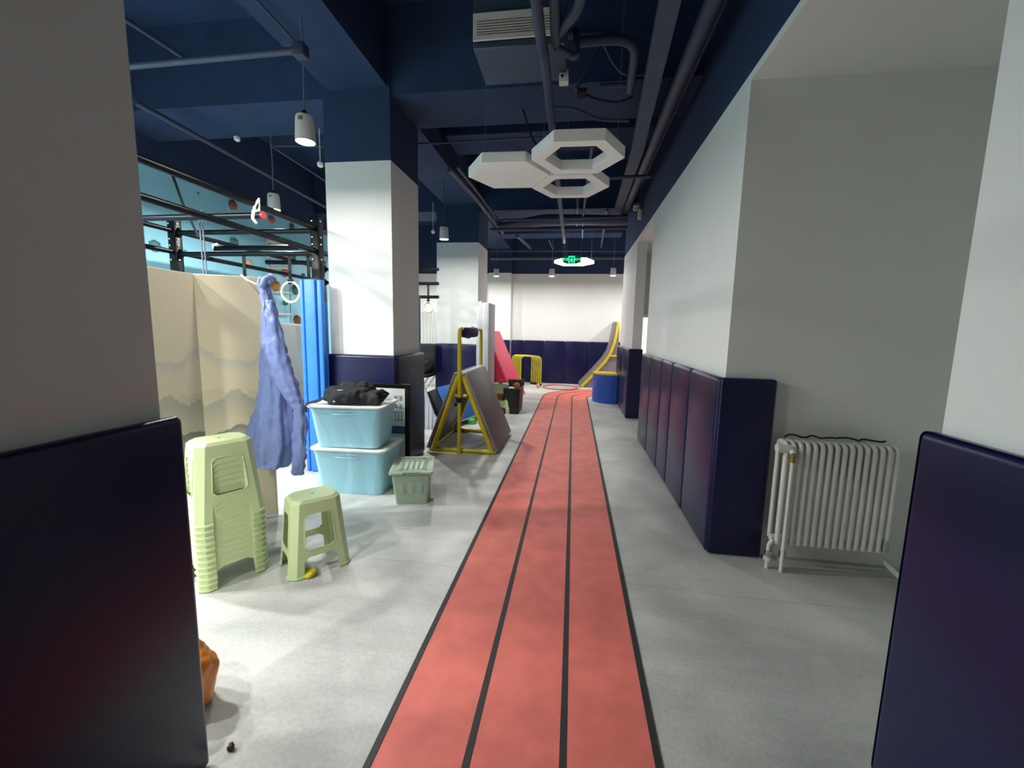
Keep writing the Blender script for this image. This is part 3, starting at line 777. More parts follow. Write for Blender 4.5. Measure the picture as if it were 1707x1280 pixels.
hg = [AY(402, 458, 2.70), AY(412, 467, 2.70), AY(436, 478, 2.71), AY(443, 464, 2.72), AY(450, 458, 2.73)]
bm = bmesh.new(); tube(bm, [p - Vector((-2.20, 2.72, 0.35)) for p in hg], 0.006, 7); hgo = new_obj('hanger', bm, 'lid_white', gw, smooth=True)
bm = bmesh.new(); tube(bm, [p - Vector((-2.20, 2.72, 0.35)) for p in (AY(404, 460, 2.70), AY(422, 478, 2.70), AY(442, 500, 2.70))], 0.003, 6); new_obj('hanger_cord', bm, 'hook_rope', gw, smooth=True)
bm = bmesh.new(); tube(bm, [p - Vector((-2.20, 2.72, 0.35)) for p in (AY(437, 480, 2.69), AY(442, 466, 2.69), AY(450, 460, 2.72), AY(457, 468, 2.74))], 0.022, 8); new_obj('collar', bm, 'gown', gw, smooth=True)

# ------------------------------------------------------------------ upright blue folded mat, grey board behind
fm = empty('folded_gym_mat', (-2.565, 3.93, 0.0))
tag(fm, 'tall blue folding gym mat standing upright against the left of the pillar', 'gym mat')
for k, (x0, x1, y0, y1, h) in enumerate(((-0.125, -0.085, -0.08, 0.10, 1.95), (-0.075, 0.045, -0.085, 0.05, 1.955), (0.052, 0.105, -0.07, -0.01, 1.95), (0.06, 0.105, 0.0, 0.02, 1.74))):
    mkbox('mat_section', 'blue', x0, x1, y0, y1, 0.003, h, 0.012, 3, parent=fm)
mkbox('seam_strip', 'royal', -0.084, -0.076, -0.06, 0.04, 0.003, 1.93, parent=fm)
gmat = mkbox('grey_crash_mat', 'charcoal', -0.55, 0.47, -0.10, 0.10, 0.0, 1.50, 0.02, 3)
gmat.location = (-3.86, 5.0, 0.04); gmat.rotation_euler = (0, math.radians(5), math.radians(4))
tag(gmat, 'dark grey gym mat standing on edge between the gown and the blue mat', 'gym mat')
fm2 = empty('folded_gym_mat', (-2.02, 4.95, 0.0))
tag(fm2, 'blue folding gym mat standing behind the pillar, only its edge showing', 'gym mat')
for k in range(2):
    mkbox('mat_section', 'blue', -0.42, 0.145, -0.055 + 0.06 * k, -0.0 + 0.06 * k, 0.003, 1.90 - 0.02 * k, 0.012, 3, parent=fm2)

# ------------------------------------------------------------------ black pull-up rig
rig = empty('pull_up_rig', (-2.66, 4.13, 0.0))
tag(rig, 'black steel pull-up rig with paired round bars in front of the climbing wall', 'pull-up rig')
RX0, RX1 = -4.33, -2.66
RYS = [1.55, 4.13, 6.85]
ZU, ZL = 2.49, 2.265
def rl(p): return Vector(p) - Vector((-2.66, 4.13, 0))
def make_post(x, y):
    o = mkbox('post', 'black_metal', -0.048, 0.048, -0.042, 0.042, 0.0, 2.61, 0.006, 2, parent=rig)
    o.location = rl((x, y, 0))
    for z in (2.56, 2.40, 2.33, 2.18):
        for dx, dy in ((-0.02, -0.045), (0.050, -0.015)):
            bm = bmesh.new()
            box(bm, dx - 0.009, dx + 0.009, dy - 0.009, dy + 0.009, z - 0.009, z + 0.009, 0.004, 2)
            new_obj('bolt', bm, 'chrome', o, smooth=True)
for x in (RX0, RX1):
    for y in RYS: make_post(x, y)
for x in (RX0, RX1):
    for z in (ZU, ZL):
        for y0, y1 in zip(RYS[:-1], RYS[1:]):
            mktube('long_bar', 'black_metal', [rl((x, y0 + 0.03, z)), rl((x, y1 - 0.03, z))], 0.026, 12, parent=rig)
for y in RYS:
    for z in (ZU - 0.02, ZL - 0.02):
        mktube('cross_bar', 'black_metal', [rl((RX0 + 0.03, y, z)), rl((RX1 - 0.03, y, z))], 0.026, 12, parent=rig)
        for x, s in ((RX0, 1), (RX1, -1)):
            bm = bmesh.new(); prism(bm, [(rl((x + s * 0.03, 0, 0)).x, z - 0.07), (rl((x + s * 0.12, 0, 0)).x, z), (rl((x + s * 0.03, 0, 0)).x, z + 0.07)], 'y', y - 4.13 - 0.01, y - 4.13 + 0.01)
            new_obj('gusset', bm, 'black_metal', rig)
# straps and wooden rings
def gym_ring(x, y, zc, ztop, label, lean=0.0, rr=0.105):
    o = empty('gym_ring', (x, y, zc)); tag(o, label, 'gym ring', 'wooden gym rings')
    bm = bmesh.new(); tube(bm, [(rr * math.cos(2 * math.pi * k / 28), rr * 0.35 * math.sin(lean) * math.cos(2 * math.pi * k / 28), rr * math.sin(2 * math.pi * k / 28)) for k in range(28)], 0.014, 8, closed=True)
    new_obj('ring', bm, 'ringwood', o, smooth=True)
    st = mkbox('strap', 'strap', -0.017, 0.017, -0.004, 0.004, rr - 0.02, ztop - zc, parent=o)
    mkbox('buckle', 'black_metal', -0.028, 0.028, -0.012, 0.012, rr - 0.02, rr + 0.03, 0.004, 2, parent=o)
gym_ring(AY(485, 487, 4.13).x, 4.13, AY(485, 487, 4.13).z, 2.25, 'wooden gym ring hanging left of the upright blue mat')
gym_ring(AY(516, 489, 4.16).x, 4.16, AY(516, 489, 4.16).z, 2.25, 'wooden gym ring half hidden behind the upright blue mat')
q = AY(714, 512, 6.85)
gym_ring(q.x, 6.85, q.z, 2.25, 'wooden gym ring seen between the two pillars', rr=0.085)
for zz in (2.47, 2.02):
    mktube('cross_bar', 'black_metal', [rl((-2.64, 6.85, zz)), rl((-2.25, 6.85, zz))], 0.026, 12, parent=rig)
mktube('cross_bar', 'black_metal', [rl((-2.66, 6.85, 2.24)), rl((-2.25, 6.85, 2.24))], 0.026, 12, parent=rig)
st = mkbox('hanging_strap', 'strap', -0.018, 0.018, -0.004, 0.004, 1.70, 2.25); st.location = (AY(407, 440, 4.13).x, 4.13, 0); tag(st, 'black strap hanging from the rig behind the beige screen', 'strap')
# cords hanging from the rig
for px, lab in ((336, 'thin grey cord hanging from the rig above the screen fold, first of a pair'), (341, 'thin grey cord hanging from the rig above the screen fold, second of a pair')):
    p = AY(px, 400, 3.4)
    tag(mktube('hanging_rope', 'cable', [(p.x, 3.4, 1.75), (p.x - 0.01, 3.4, 2.49)], 0.006, 6), lab, 'cord')
# loose bars tied to the rig
lb = empty('loose_bar', (-2.60, 3.28, 2.40)); tag(lb, 'black pipe with red end cap tied under the upper rig bar', 'bar')
mktube('pipe', 'black_metal', [(-1.75, 0.02, 0.0), (0.0, 0.0, 0.0)], 0.026, 12, parent=lb)
bm = bmesh.new(); tube(bm, [(0, 0, 0), (0.02, 0, 0)], 0.027, 12); new_obj('end_cap', bm, 'red_cap', lb, smooth=.9)
bm = bmesh.new(); tube(bm, [(-0.06, -0.03, -0.03), (-0.08, 0.0, 0.035), (-0.05, 0.035, 0.05), (-0.02, 0.0, 0.13), (-0.045, -0.02, 0.07), (-0.06, -0.03, -0.03), (-0.03, -0.03, -0.07)], 0.012, 6); new_obj('white_tie', bm, 'lid_white', lb, smooth=True)
lb2 = empty('loose_bar', (-3.90, 4.35, 2.31)); tag(lb2, 'short black bar with white tie lying over the rear rig bars', 'bar')
A = AY(357, 414, 4.6); Bq = AY(500, 412, 4.6); lb2.location = A
mktube('pipe', 'black_metal', [(0, 0, 0), tuple(Bq - A)], 0.03, 12, parent=lb2)
bm = bmesh.new(); tube(bm, [(0.0, -.035, -.035), (0.02, -.04, .03), (0.05, 0, .05)], 0.014, 6); new_obj('white_tie', bm, 'lid_white', lb2, smooth=True)
lb3 = empty('loose_bar', AY(446, 437, 5.6)); tag(lb3, 'black bar with rounded end on the rear rig above the gown', 'bar')
mktube('pipe', 'black_metal', [(0, 0, 0), tuple(AY(523, 438, 5.6) - AY(446, 437, 5.6))], 0.03, 12, parent=lb3)
bm = bmesh.new(); bmesh.ops.create_icosphere(bm, subdivisions=2, radius=0.036); new_obj('knob', bm, 'black_metal', lb3, smooth=True)
# diagonal strap in front of the climbing wall
tag(mktube('hanging_rope', 'strap', [AY(287, 290, 3.8), AY(305, 340, 3.8), AY(332, 396, 3.8)], 0.012, 6), 'black strap slanting across the climbing wall', 'strap')
# rope ladder before the climbing wall
rlad = empty('rope_ladder', AX(470, 470, -4.93)); tag(rlad, 'rope ladder with pale wooden rungs hanging before the climbing wall', 'rope ladder')
base = AX(470, 470, -4.93)
for px in (449, 481):
    t_, b_ = AX(px, 405, -4.93), AX(px + 4, 545, -4.93)
    mktube('rope', 'cable', [t_ - base, b_ - base], 0.008, 6, parent=rlad)
for py in (428, 446, 487, 523):
    a_, b_ = AX(447, py, -4.93), AX(485, py + 1, -4.93)
    mktube('rung', 'ringwood', [a_ - base, b_ - base], 0.018, 8, parent=rlad)
tp = AX(465, 405, -4.93)
mkbox('top_bracket', 'ringwood', -0.048, 0.03, tp.y - base.y - 0.25, tp.y - base.y + 0.25, tp.z - base.z - 0.03, tp.z - base.z + 0.03, 0.006, 1, parent=rlad)
# climbing holds
holds = [(388, 342, 'brown', .07), (453, 366, 'red', .06), (487, 379, 'teal', .06), (390, 404, 'teal', .07), (415, 439, 'tan', .06), (475, 455, 'red', .08), (459, 476, 'orange', .09),
         (493, 482, 'teal', .09), (476, 504, 'teal', .06), (496, 533, 'brown', .09), (508, 509, 'white', .06), (331, 322, 'teal', .015), (490, 429, 'teal', .05), (470, 412, 'white', .03),
         (258, 410, 'teal', .07), (506, 460, 'teal', .05), (381, 437, 'teal', .02), (309, 419, 'teal', .02), (448, 505, 'teal', .02)]
HL = ['brown climbing hold above the pipe with the red end cap', 'red climbing hold under the rig lamp', 'teal climbing hold high beside the rig post', 'round teal hold above the short loose bar',
      'tan climbing hold beside the strap behind the screen', 'large red hold crossed by the rear rig bar', 'orange-brown hold between the gown and the gym ring', 'dark teal hold seen through the gym ring',
      'teal cup-shaped hold below the gym ring', 'brown hold low beside the upright blue mat', 'white hold at the edge of the upright blue mat', 'tiny bolt plug high on the climbing wall',
      'teal hold above the bar with the rounded end', 'white hold at the top of the rope ladder', 'teal hold beside the rear rig post', 'teal hold just above the upright blue mat',
      'tiny bolt plug under the short loose bar', 'tiny bolt plug between the rear rig bars', 'tiny bolt plug beside the gown collar']
for i, (px, py, c, r) in enumerate(holds):
    p = AX(px, py, -4.97)
    bm = bmesh.new(); bmesh.ops.create_icosphere(bm, subdivisions=2, radius=r)
    for v in bm.verts:
        n = noise.noise(v.co * (1.6 / r) + Vector((i * 3.1, 0, 0)))
        v.co *= 1 + 0.35 * n
        v.co.x = max(v.co.x * 0.75, -0.006)
    o = new_obj('climbing_hold', bm, 'hold_' + c, smooth=True, loc=(-4.974, p.y, p.z))
    tag(o, HL[i], 'climbing hold', 'climbing holds')

# ------------------------------------------------------------------ yellow A-frame trestle
tr = empty('climbing_trestle', (-1.30, 5.3, 0.0)); tr.rotation_euler = (0, 0, math.radians(0))
tag(tr, 'yellow steel A-frame trestle with grey padded slopes and a tall hoop handle', 'climbing trestle')
Y0, Y1 = -0.46, 0.56; XL, XR, XA, ZA = -0.39, 0.40, -0.02, 0.94
for y in (Y0, Y1):
    mktube('base_rail', 'yellow', [(XL, y, 0.028), (XR, y, 0.028)], 0.027, 10, parent=tr)
    mktube('slope_rail', 'yellow', [(XL + .02, y, 0.025), (XA - 0.03, y, ZA)], 0.030, 10, parent=tr)
    mktube('slope_rail', 'yellow', [(XR - .02, y, 0.025), (XA + 0.03, y, ZA)], 0.030, 10, parent=tr)
for x in (XL, XR):
    mktube('floor_rail', 'yellow', [(x, Y0, 0.025), (x, Y1, 0.025)], 0.022, 10, parent=tr)
mktube('ridge_bar', 'lid_white', [(XA + 0.02, Y0 - 0.02, ZA + 0.03), (XA + 0.02, Y1 + 0.02, ZA + 0.03)], 0.022, 10, parent=tr)
def slope_pad(xb, xt, sgn):
    bm = bmesh.new()
    n = Vector((ZA, 0, -(xt - xb))).normalized() * sgn
    d0 = Vector((xb, 0, 0.02)); d1 = Vector((xt, 0, ZA + 0.02))
    poly = [d0 + n * 0.024, d1 + n * 0.024, d1 + n * 0.062, d0 + n * 0.062]
    prism(bm, [(p.x, max(p.z, 0.004)) for p in poly], 'y', Y0 - 0.02, Y1 + 0.02); bevel_all(bm, 0.008, 2)
    return new_obj('slope_pad', bm, 'grey_vinyl', tr, smooth=0.8)
slope_pad(XR, XA + 0.02, 1); slope_pad(XL, XA - 0.02, -1)
hp = arc_path([(XA + 0.0, Y0 - 0.055, 0.0), (XA + 0.0, Y0 - 0.055, 1.50), (XA + 0.01, Y1 + 0.04, 1.50), (XA + 0.01, Y1 + 0.04, 0.95)], 0.07)
mktube('hoop_handle', 'yellow', hp, 0.024, 12, parent=tr)
bm = bmesh.new(); tube(bm, [(XA, Y0 + 0.03, 1.50), (XA, Y0 + 0.1, 1.495), (XA, Y0 + 0.45, 1.49), (XA, Y0 + 0.68, 1.495), (XA, Y0 + 0.70, 1.50)], 0.05, 14, rad=[0.03, 0.06, 0.066, 0.06, 0.03])
for v in bm.verts:
    v.co.z -= 0.03 + 0.03 * noise.noise(v.co * 25)
new_obj('foam_sleeve', bm, 'sleeve_navy', tr, smooth=True)
bm = bmesh.new(); tube(bm, [(XA, Y0 - 0.055, 0.63), (XA, Y0 - 0.055, 0.69)], 0.036, 12); new_obj('clamp_collar', bm, 'black_vinyl', tr, smooth=0.9)
bm = bmesh.new(); tube(bm, [(XA, Y0 - 0.055, 0.60), (XA - 0.06, Y0 - 0.065, 0.60)], 0.016, 10, rad=[0.008, 0.022]); new_obj('clamp_knob', bm, 'black_vinyl', tr, smooth=0.9)
bm = bmesh.new(); tube(bm, [(XA - 0.07, Y0, 0.70), (XA + 0.08, Y0, 0.70)], 0.02, 10); new_obj('brace', bm, 'yellow', tr, smooth=0.9)

# ------------------------------------------------------------------ big blue crash mat with black side, tilted
cm = empty('crash_mat'); tag(cm, 'thick bright blue crash mat with black sides tilted behind the trestle', 'crash mat')
P1, P2, P3 = AY(723, 626, 5.98), AY(709, 643, 5.98), AY(735, 702, 6.0)
e1 = (P3 - P2); e2 = (P1 - P2)
ea = e1.normalized(); eb = (e2 - ea * e2.dot(ea)).normalized()
ec = ea.cross(eb); 
if ec.y < 0: ec = -ec
ec = (ec + Vector((0.35, 0, 0))).normalized()
cm.location = (P3.x, P3.y, 0.0)
L1, L2, L3 = e1.length, e2.length, 1.05
org = P2 - cm.location
def P(a, b, c): return org + ea * (a * L1) + eb * (b * L2) + ec * (c * L3)
zmin = min(P(a, b, c).z for a in (0, 1) for b in (0, 1) for c in (0, 1))
org.z -= zmin - 0.003
def slab(name, m, a0, a1, b0, b1, c0, c1, parent):
    bm = bmesh.new()
    vs = [bm.verts.new(P(a, b, c)) for a in (a0, a1) for b in (b0, b1) for c in (c0, c1)]
    for f in ((0, 1, 3, 2), (4, 6, 7, 5), (0, 4, 5, 1), (2, 3, 7, 6), (0, 2, 6, 4), (1, 5, 7, 3)):
        bm.faces.new([vs[i] for i in f])
    bmesh.ops.recalc_face_normals(bm, faces=bm.faces); bevel_all(bm, 0.008, 2)
    return new_obj(name, bm, m, parent, smooth=0.7)
slab('black_body', 'black_vinyl', 0, 1, 0, 0.93, 0, 1, cm)
slab('blue_cover', 'blue2', -0.01, 1.01, 0.935, 1.02, 0.0, 1.01, cm)
slab('logo_print', 'lid_white', 0.20, 0.23, 1.021, 1.024, 0.28, 0.44, cm)
slab('logo_print', 'lid_white', 0.26, 0.28, 1.021, 1.024, 0.28, 0.42, cm)
# pale folded mat on the floor in front of it
pm = empty('pale_mat', (-1.86, 5.92, 0)); tag(pm, 'pale grey mat on edge on the floor between the pillar and the trestle', 'gym mat')
pq = [AY(px, py, 5.92) for px, py in ((690, 640), (706, 642), (724, 690), (742, 737))]
pl = [(p.x + 1.86, max(p.z, 0.003)) for p in pq] + [(pq[3].x + 1.86, 0.003), (pq[0].x + 1.86, 0.003)]
bm = bmesh.new(); prism(bm, pl, 'y', 0.0, 0.045); new_obj('mat_body', bm, 'pale_grey', pm)
for k in range(4):
    x = pl[1][0] + 0.01 + 0.06 * k
    bm = bmesh.new(); tube(bm, [(x, -0.004, 0.01), (x, -0.004, 0.50 - 0.11 * k)], 0.006, 6); new_obj('pleat', bm, 'pale_grey', pm, smooth=True)

# folding chair with black bag between the pillars
fc = empty('folding_chair', (-2.77, 7.36, 0)); tag(fc, 'black folding chair with crossed metal legs seen between the pillars', 'chair')
mkbox('seat', 'black_vinyl', -0.23, 0.23, -0.22, 0.22, 0.62, 0.68, 0.02, 3, parent=fc)
bk = mkbox('backrest', 'black_vinyl', -0.23, 0.23, 0.18, 0.26, 0.66, 1.22, 0.03, 3, parent=fc)
for s in (-1, 1):
    mktube('leg', 'chrome', [(s * 0.22, -0.22, 0.0), (-s * 0.22, -0.2, 0.62)], 0.012, 8, parent=fc)
    mktube('leg', 'chrome', [(s * 0.22, 0.20, 0.0), (-s * 0.22, 0.2, 0.62)], 0.012, 8, parent=fc)
bg = blob('black_bag', 'black_cloth', 0.17, 0.13, 0.14, 21.0, 0.25, None, (-2.74, 7.31, 0.79), 4); tag(bg, 'dark bundle of clothing on the folding chair between the pillars', 'bag')
# grooved white panel behind (a board of narrow upright strips)
wp = empty('white_panel', (-3.55, 10.6, 0)); tag(wp, 'white panel of narrow upright strips seen between the pillars', 'panel')
for k in range(16):
    mkbox('strip', 'lid_white', 0.085 * k - 0.6, 0.085 * k - 0.522, 0, 0.03, 0.01, 1.95, 0.004, 1, parent=wp)
mkbox('back_rail', 'grille', -0.6, 0.75, 0.031, 0.06, 1.5, 1.6, parent=wp); mkbox('back_rail', 'grille', -0.6, 0.75, 0.031, 0.06, 0.2, 0.3, parent=wp)

# ------------------------------------------------------------------ upright pale grey mats beyond the trestle
um = empty('upright_mats', (-1.53, 7.02, 0)); tag(um, 'pale grey folded mat standing upright before the second pillar', 'gym mat')
for x0, x1, y0, y1, h in ((-0.135, -0.105, 0.1, 0.6, 1.90), (-0.098, -0.068, 0.05, 0.58, 1.97), (-0.062, -0.032, 0.02, 0.58, 1.98), (-0.026, 0.10, 0.0, 0.58, 1.95)):
    mkbox('mat_section', 'pale_grey', x0, x1, y0, y1, 0.003, h, 0.008, 2, parent=um)

# crate with toys
cr = empty('black_crate', (-1.06, 7.62, 0)); tag(cr, 'black plastic crate full of oddments behind the short green stool stack', 'crate')
bm = bmesh.new()
rings = [[Vector((x, y, z)) for x, y in rrect(hx, hy, 0.03, 3)] for z, hx, hy in ((0.0, .13, .30), (0.46, .15, .33), (0.47, .16, .34), (0.47, .14, .32), (0.06, .12, .29))]
loft(bm, rings); bmesh.ops.recalc_face_normals(bm, faces=bm.faces); new_obj('body', bm, 'exit_plate_navy' if False else 'black_vinyl', cr, smooth=0.6)
mkbox('back_flap', 'charcoal', -0.155, 0.155, 0.30, 0.335, 0.44, 0.56, 0.008, 2, parent=cr)
for i, (dx, dy, c, hx, hz, lab, z) in enumerate(((-0.03, -0.2, 'lid_white', .07, .05, 'white crumpled packet in the black crate', .44), (0.06, -0.05, 'orange', .06, .09, 'orange packet standing in the black crate', .44), (0.02, 0.13, 'wood_light', .06, .06, 'tan packet in the black crate', .44))):
    tag(blob('packet', c, hx, 0.07, hz, 30 + i, 0.3, None, (-1.06 + dx, 7.62 + dy, z), 3), lab, 'packet')
jar = empty('jar', (-1.27, 7.40, 0.508)); tag(jar, 'small orange jar on the short green stool stack', 'jar')
bm = bmesh.new(); lathe(bm, [(0.03, 0), (0.038, 0.01), (0.038, 0.05), (0.03, 0.06)], 14); new_obj('body', bm, 'wood_light', jar, smooth=.6)
bm = bmesh.new(); lathe(bm, [(0.04, 0.06), (0.04, 0.085), (0.036, 0.09)], 14); new_obj('cap', bm, 'pink', jar, smooth=.6)
tag(blob('yellow_packet', 'yellow', 0.06, 0.05, 0.19, 41, 0.12, None, (-1.27, 7.42, 0.14), 3), 'yellow packet under the short green stool stack', 'packet')
tag(mkbox('green_block', 'hold_teal', -1.62, -1.50, 6.35, 6.47, 0.0, 0.08, 0.02, 3), 'small green block on the floor by the blue crash mat', 'block')
bpy.data.objects['green_block'].data.materials[0] = mat('bright_green', (74, 190, 60), rough=.5)

# ------------------------------------------------------------------ red wedge mat
nb, fb = FL(859, 667), FL(876, 656); ft = AY(833, 552, fb.y); nt_ = nb + (ft - fb)
wm = empty('wedge_mat', (nb.x, nb.y, 0)); tag(wm, 'tall pink wedge mat with shade-coloured red side leaning before the far pier', 'wedge mat')
def hexa(name, q, m, parent):
    bm = bmesh.new(); vs = [bm.verts.new(p) for p in q]
    for f in ((0, 1, 2, 3), (7, 6, 5, 4), (0, 4, 5, 1), (1, 5, 6, 2), (2, 6, 7, 3), (3, 7, 4, 0)): bm.faces.new([vs[i] for i in f])
    bmesh.ops.recalc_face_normals(bm, faces=bm.faces); bevel_all(bm, 0.006, 1)
    return new_obj(name, bm, m, parent)
q4 = [p - wm.location for p in (nb, fb, ft, nt_)]
for p in q4[:2]: p.z = 0.004
d_ = Vector((-0.05, 0, 0)); e_ = Vector((-0.10, 0, 0))
hexa('slope_cover', q4 + [p + d_ for p in q4], 'pink', wm)
cq = [p + d_ * 1.05 for p in q4]
hexa('core', cq + [Vector((q4[3].x - 0.12, cq[0].y, 0.004)), Vector((q4[2].x - 0.12, cq[1].y, 0.004)), cq[2] + e_, cq[3] + e_], 'pink_shade', wm)

# ------------------------------------------------------------------ hurdles, hoop, warped wall, blue block
hb = None
for i in range(6):
    h_ = empty('arch_hurdle', (-1.50 + 0.058 * i, 11.78 - 0.075 * i, 0.0))
    tag(h_, 'yellow arch hurdle in the nested row, %s from the far wall' % (ordn + ['sixth'])[i], 'hurdle', 'yellow hurdles')
    pth = arc_path([(-0.20, 0, 0.0), (-0.20, 0, 0.80), (0.36, 0, 0.80), (0.36, 0, 0.0)], 0.12, 5)
    mktube('arch', 'yellow', pth, 0.017, 8, parent=h_)
    mktube('foot', 'black_vinyl', [(0.36, -0.07, 0.03), (0.36, 0.07, 0.03)], 0.03, 8, parent=h_)
    mktube('foot', 'black_vinyl', [(-0.20, -0.07, 0.03), (-0.20, 0.07, 0.03)], 0.03, 8, parent=h_)
bm = bmesh.new(); tube(bm, [(0.46 * math.cos(2 * math.pi * k / 48), 0.46 * math.sin(2 * math.pi * k / 48), 0.014) for k in range(48)], 0.013, 8, closed=True)
tag(new_obj('hula_hoop', bm, 'hoop', smooth=True, loc=(-0.30, 11.15, 0)), 'red hula hoop lying on the floor before the far pads', 'hula hoop')
tag(blob('wooden_toy', 'wood_light', 0.05, 0.05, 0.06, 51, .15, None, (-0.88, 11.0, 0.045), 3), 'small wooden piece on the floor beside the hurdles', 'toy')

ww = empty('warped_wall', (0.28, 11.45, 0)); tag(ww, 'grey curved ramp with yellow edges rising to the right at the far end', 'ramp')
cv = [AY(px, py, 11.45) for px, py in ((969, 644), (985, 628), (998, 614), (1009, 602), (1018, 588), (1024, 572), (1028, 555), (1031, 537))]
cv = [(p.x - 0.28, max(0.0, p.z)) for p in cv]
def off_curve(c, d):
    out = []
    for i, p in enumerate(c):
        a = Vector(c[max(0, i - 1)]); b = Vector(c[min(len(c) - 1, i + 1)]); t = (b - a).normalized(); n = Vector((-t.y, t.x))
        out.append((p[0] + n.x * d, p[1] + n.y * d))
    return out
up_ = off_curve(cv, 0.10)
bm = bmesh.new(); prism(bm, up_ + cv[::-1], 'y', -0.02, 0.60); new_obj('deck', bm, 'grey_vinyl', ww)
bm = bmesh.new(); prism(bm, off_curve(cv, 0.035) + off_curve(cv, -0.035)[::-1], 'y', -0.05, -0.021); new_obj('edge_trim', bm, 'yellow', ww)
side_ = cv[:] + [(cv[-1][0] + 0.03, cv[-1][1]), (cv[-1][0] + 0.03, 0.003)]
bm = bmesh.new(); prism(bm, side_, 'y', 0.0, 0.02); new_obj('side_panel', bm, 'grey_vinyl', ww)
bm = bmesh.new(); prism(bm, side_, 'y', 0.56, 0.58); new_obj('side_panel', bm, 'grey_vinyl', ww)
mktube('cross_rail', 'yellow', [(cv[4][0], -0.035, 0.87), (cv[-1][0] + 0.03, -0.035, 0.87)], 0.022, 8, parent=ww)

bb = empty('half_round_block', (0.94, 9.1, 0)); tag(bb, 'royal blue half-round foam block with yellow top against the pier pads', 'foam block')
prof = [(0.0, -0.22)] + [(-0.24 - 0.24 * math.sin(a), -0.22 + 0.30 * (1 - math.cos(a))) for a in [math.pi / 2 * k / 8 for k in range(9)]] + [(-0.48, 0.42), (0.0, 0.42)]
prof = [(0.0, -0.22)] + [(-0.10 - 0.38 * math.sin(a), -0.22 + 0.34 * (1 - math.cos(a))) for a in [math.pi / 2 * k / 8 for k in range(9)]] + [(-0.48, 0.32), (0.0, 0.32)]
bm = bmesh.new(); prism(bm, prof, 'z', 0.003, 0.60); new_obj('body', bm, 'royal', bb, smooth=0.4)
bm = bmesh.new(); prism(bm, [(x * 1.01, y) for x, y in prof], 'z', 0.601, 0.635); new_obj('top', bm, 'yellow', bb, smooth=0.4)

# ------------------------------------------------------------------ radiator
rd = empty('radiator', (1.315, 2.815, 0.0)); tag(rd, 'white steel column radiator on the wall of the alcove', 'radiator')
NR = 16; DX = 0.0415; ZB, ZT = 0.175, 0.835
for k in range(NR):
    x = 0.03 + DX * k
    pth = arc_path([(x, -0.05, ZB), (x, -0.05, ZT), (x, 0.05, ZT), (x, 0.05, ZB)], 0.035, 5)
    mktube('column', 'rad', pth, 0.0150, 10, parent=rd)
mktube('header', 'rad', [(0.01, 0, ZB + 0.015), (0.03 + DX * (NR - 1), 0, ZB + 0.015)], 0.022, 12, parent=rd)
mktube('header', 'rad', [(0.0, 0, ZT - 0.03), (0.03 + DX * (NR - 1), 0, ZT - 0.03)], 0.022, 12, parent=rd)
mktube('end_plug', 'rad', [(-0.025, -0.045, ZT - 0.035), (0.055, -0.045, ZT - 0.035)], 0.028, 14, parent=rd)
vp = mktube('supply_pipe', 'rad', [(0.055, -0.085, ZT - 0.08), (0.055, -0.085, 0.0)], 0.011, 8, parent=rd)
mktube('valve', 'brass', [(0.055, -0.085, ZT - 0.06), (0.055, -0.085, ZT - 0.11)], 0.016, 8, parent=vp)
mktube('elbow', 'rad', [(0.055, -0.085, ZT - 0.06), (0.055, -0.045, ZT - 0.03)], 0.018, 8, parent=vp)
for x in (-0.015, 0.07):
    pp = mktube('supply_pipe', 'rad', arc_path([(x + 0.02, -0.05, ZB + 0.02), (x, -0.05, ZB - 0.01), (x, -0.05, 0.0)], 0.02), 0.012, 8, parent=rd)
    mktube('valve', 'chrome', [(x, -0.05, 0.085), (x, -0.05, 0.125)], 0.020, 8, parent=pp)
    mktube('valve_nut', 'rad', [(x, -0.05, 0.055), (x, -0.05, 0.082)], 0.023, 6, parent=pp)
mktube('drain_valve', 'chrome', [(0.03 + DX * (NR - 1), -0.05, ZB + 0.005), (0.03 + DX * (NR - 1), -0.05, ZB + 0.08)], 0.019, 8, parent=rd)
for x in (0.15, 0.6):
    mkbox('wall_bracket', 'rad', x - 0.012, x + 0.012, 0.04, 0.124, 0.60, 0.63, parent=rd)
random.seed(2)
pts = [(1.36 + 0.030 * k, 2.835 + 0.02 * math.sin(k * 1.3), ZT + 0.026 + 0.014 * abs(math.sin(k * 0.9)) * (1 if k < 14 else .4)) for k in range(20)]
tag(mktube('draped_cable', 'strap', pts, 0.006, 6), 'black cord draped along the top of the white radiator', 'cord')
# foam sheet curled at the foot of the near right wall
bm = bmesh.new(); rings = []
for k in range(9):
    a = k / 8 * 2.2
    x, z = 2.05 + 0.09 * math.cos(a + 1.2), 0.12 * math.sin(a * 0.9 + 0.2)
    rings.append([Vector((x, 2.60, z)), Vector((x + 0.02, 2.80, z + 0.015)), Vector((x + 0.02, 2.80, z + 0.027)), Vector((x, 2.60, z + 0.012))])
loft(bm, rings); bmesh.ops.recalc_face_normals(bm, faces=bm.faces)
zm = min(v.co.z for v in bm.verts)
for v in bm.verts: v.co.z -= zm - 0.001
tag(new_obj('foam_sheet', bm, 'foam', smooth=0.8), 'curled grey foam sheet on the floor at the alcove corner', 'foam sheet')

